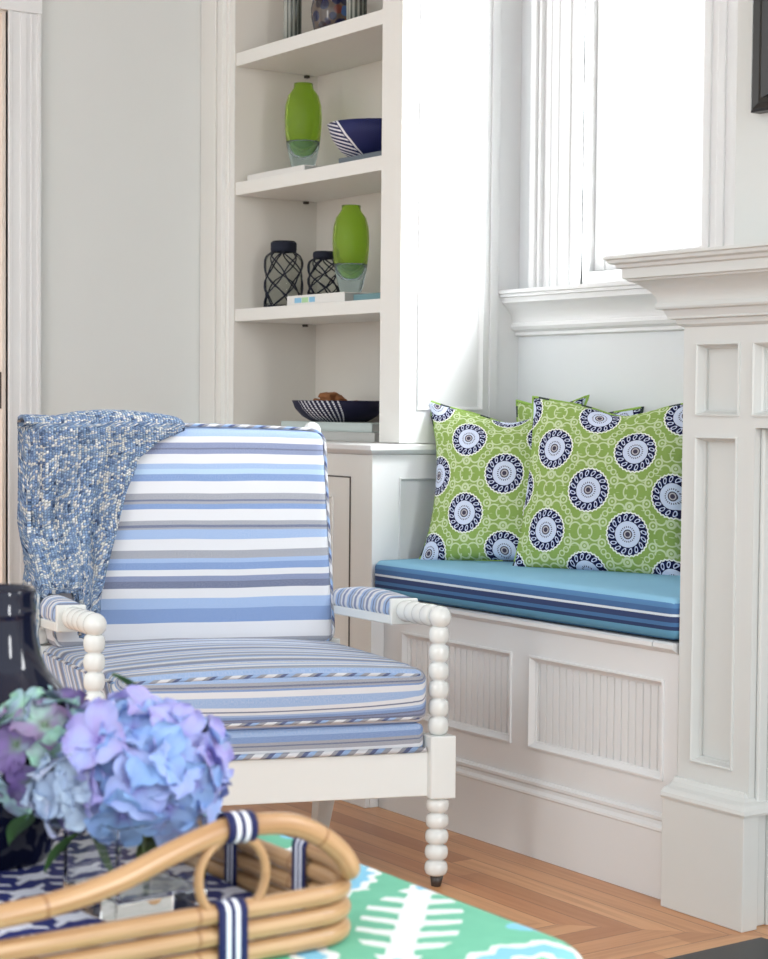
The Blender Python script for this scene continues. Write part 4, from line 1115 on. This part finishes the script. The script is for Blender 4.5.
jar((-4.418, 2.712, S3 + 0.0005), 0.190, 0.052, 'larger glass jar in a navy rope net on the third shelf')
jar((-4.252, 2.740, S3 + 0.028), 0.125, 0.042, 'smaller glass jar in a navy rope net between the tall jar and green vase')
book('book', -4.282, -3.998, 2.640, 2.83, S3 + 0.0005, S3 + 0.0275, M['bk_white'], 'white book with blue and green spine lettering on the third shelf', ((0.14, 0.26, M['ink_blue']), (0.27, 0.38, M['ink_green']), (0.40, 0.50, M['ink_blue'])))
book('book', -3.985, -3.80, 2.66, 2.84, S3 + 0.0005, S3 + 0.020, M['bk_teal'], 'teal book end on the third shelf beside the green vase')
glass_vase((-4.092, 2.722, S3 + 0.028), 0.236, 0.0495, 'green glass vase on the third shelf, next to the rope jars', None)
# counter: two books, low bowl, brown pieces
book('book', -4.330, -3.86, 2.645, 2.85, CT, CT + 0.024, M['bk_grey'], 'grey book at the bottom of the pair on the bookcase counter')
book('book', -4.325, -3.88, 2.650, 2.84, CT + 0.0245, CT + 0.0485, M['bk_aqua'], 'pale aqua book on top of the pair on the bookcase counter')
bowl((-4.172, 2.742, CT + 0.049), 0.130, 0.076, 0.057, bowl_mat('low'), 'low navy bowl with white beaded stripes on the books above the cabinet')
random.seed(2)
for k, (off, back, dz, s, r) in enumerate(((-0.058, 0.0, 0.058, 0.018, 0.5), (-0.030, -0.01, 0.076, 0.022, 0.2), (-0.004, 0.0, 0.070, 0.021, 0.9), (-0.020, 0.04, 0.056, 0.021, 1.3), (0.050, 0.0, 0.052, 0.020, 0.4), (0.080, 0.01, 0.050, 0.016, 1.1))):
    dx, dy = off * 0.57 - back * 0.82, off * 0.82 + back * 0.57
    bm = nb(); bmesh.ops.create_cube(bm, size=2 * s * 0.8); bmesh.ops.subdivide_edges(bm, edges=bm.edges[:], cuts=3, use_grid_fill=True)
    for v in bm.verts: v.co += Vector([noise.noise(v.co * 60 + Vector((k, 0, 0))) for _ in range(3)]) * 0.006; v.co.z *= 0.8
    o = mk('wood_chunk', bm, M['brown'], None, False, bevel=0.002); o.location = (-4.172 + dx, 2.742 + dy, CT + 0.049 + dz - 0.012); o.rotation_euler = (r * 0.6, 0.3 * r, r * 2)
    tag(o, ('leftmost dried brown chunk in the low navy bowl', 'tallest dried brown chunk in the low navy bowl', 'dried brown chunk leaning right of the tallest one', 'dried brown chunk at the back of the pile, mostly hidden', 'low dried brown chunk in the right half of the navy bowl', 'rightmost dried brown chunk, by the bookcase stile')[k], 'dried piece', 'dried brown chunks in the bowl')
# top shelf
def ribbed(c, R, h, label):
    o = empty('ribbed_glass_candleholder', c); tag(o, label, 'candle holder')
    bm = nb(); n = 72; rings = []
    for z in (0, h):
        rings.append([bm.verts.new(((R * (1 + 0.07 * cos(12 * 2 * pi * i / n))) * cos(2 * pi * i / n), (R * (1 + 0.07 * cos(12 * 2 * pi * i / n))) * sin(2 * pi * i / n), z)) for i in range(n)])
    for z in (h, 0.01):
        rings.append([bm.verts.new((R * 0.82 * cos(2 * pi * i / n), R * 0.82 * sin(2 * pi * i / n), z)) for i in range(n)])
    for A, B in zip(rings, rings[1:]):
        for i in range(n): bm.faces.new((A[i], A[(i + 1) % n], B[(i + 1) % n], B[i]))
    bm.faces.new(rings[0]); bm.faces.new(rings[-1])
    mk('ribbed_glass', bm, M['smoke_glass'], o, True)
    mk('foot', lathe([(0, -0.0), (R * 1.05, 0.0), (R * 1.05, 0.006), (0, 0.006)], 40), M['smoke_glass'], o)
    return o
def smoke():
    n = NT('grey_green_ribbed_glass', 0.12, 0.6); X, Y, Z = n.xyz(n.coord('Object'))
    th_ = n.math('ARCTAN2', Y, X); s_ = (th_ * 12.0).sin() * 0.5 + 0.5
    n.color(n.ramp(s_, [(0.0, lin(52, 58, 54)), (0.45, lin(118, 128, 120)), (0.8, lin(176, 182, 172)), (1, lin(206, 208, 200))]))
    n.b.inputs['Transmission Weight'].default_value = 0.25; return n.m
M['smoke_glass'] = smoke()
ribbed((-4.392, 2.72, S1 + 0.0005), 0.0235, 0.24, 'ribbed grey-green glass holder at the left of the top shelf')
ribbed((-4.070, 2.72, S1 + 0.0005), 0.0255, 0.24, 'ribbed grey-green glass holder at the right of the top shelf')
mv = mk('mosaic_vase', lathe([(0, 0), (0.032, 0), (0.040, 0.010), (0.053, 0.035), (0.060, 0.065), (0.0605, 0.09), (0.055, 0.12), (0.04, 0.15), (0.034, 0.16), (0.03, 0.16), (0.035, 0.145), (0, 0.02)], 48), M['mosaic'], None, True)
mv.location = (-4.222, 2.745, S1 + 0.0005); tag(mv, 'dark mosaic glass vase between the two ribbed holders on the top shelf', 'vase')
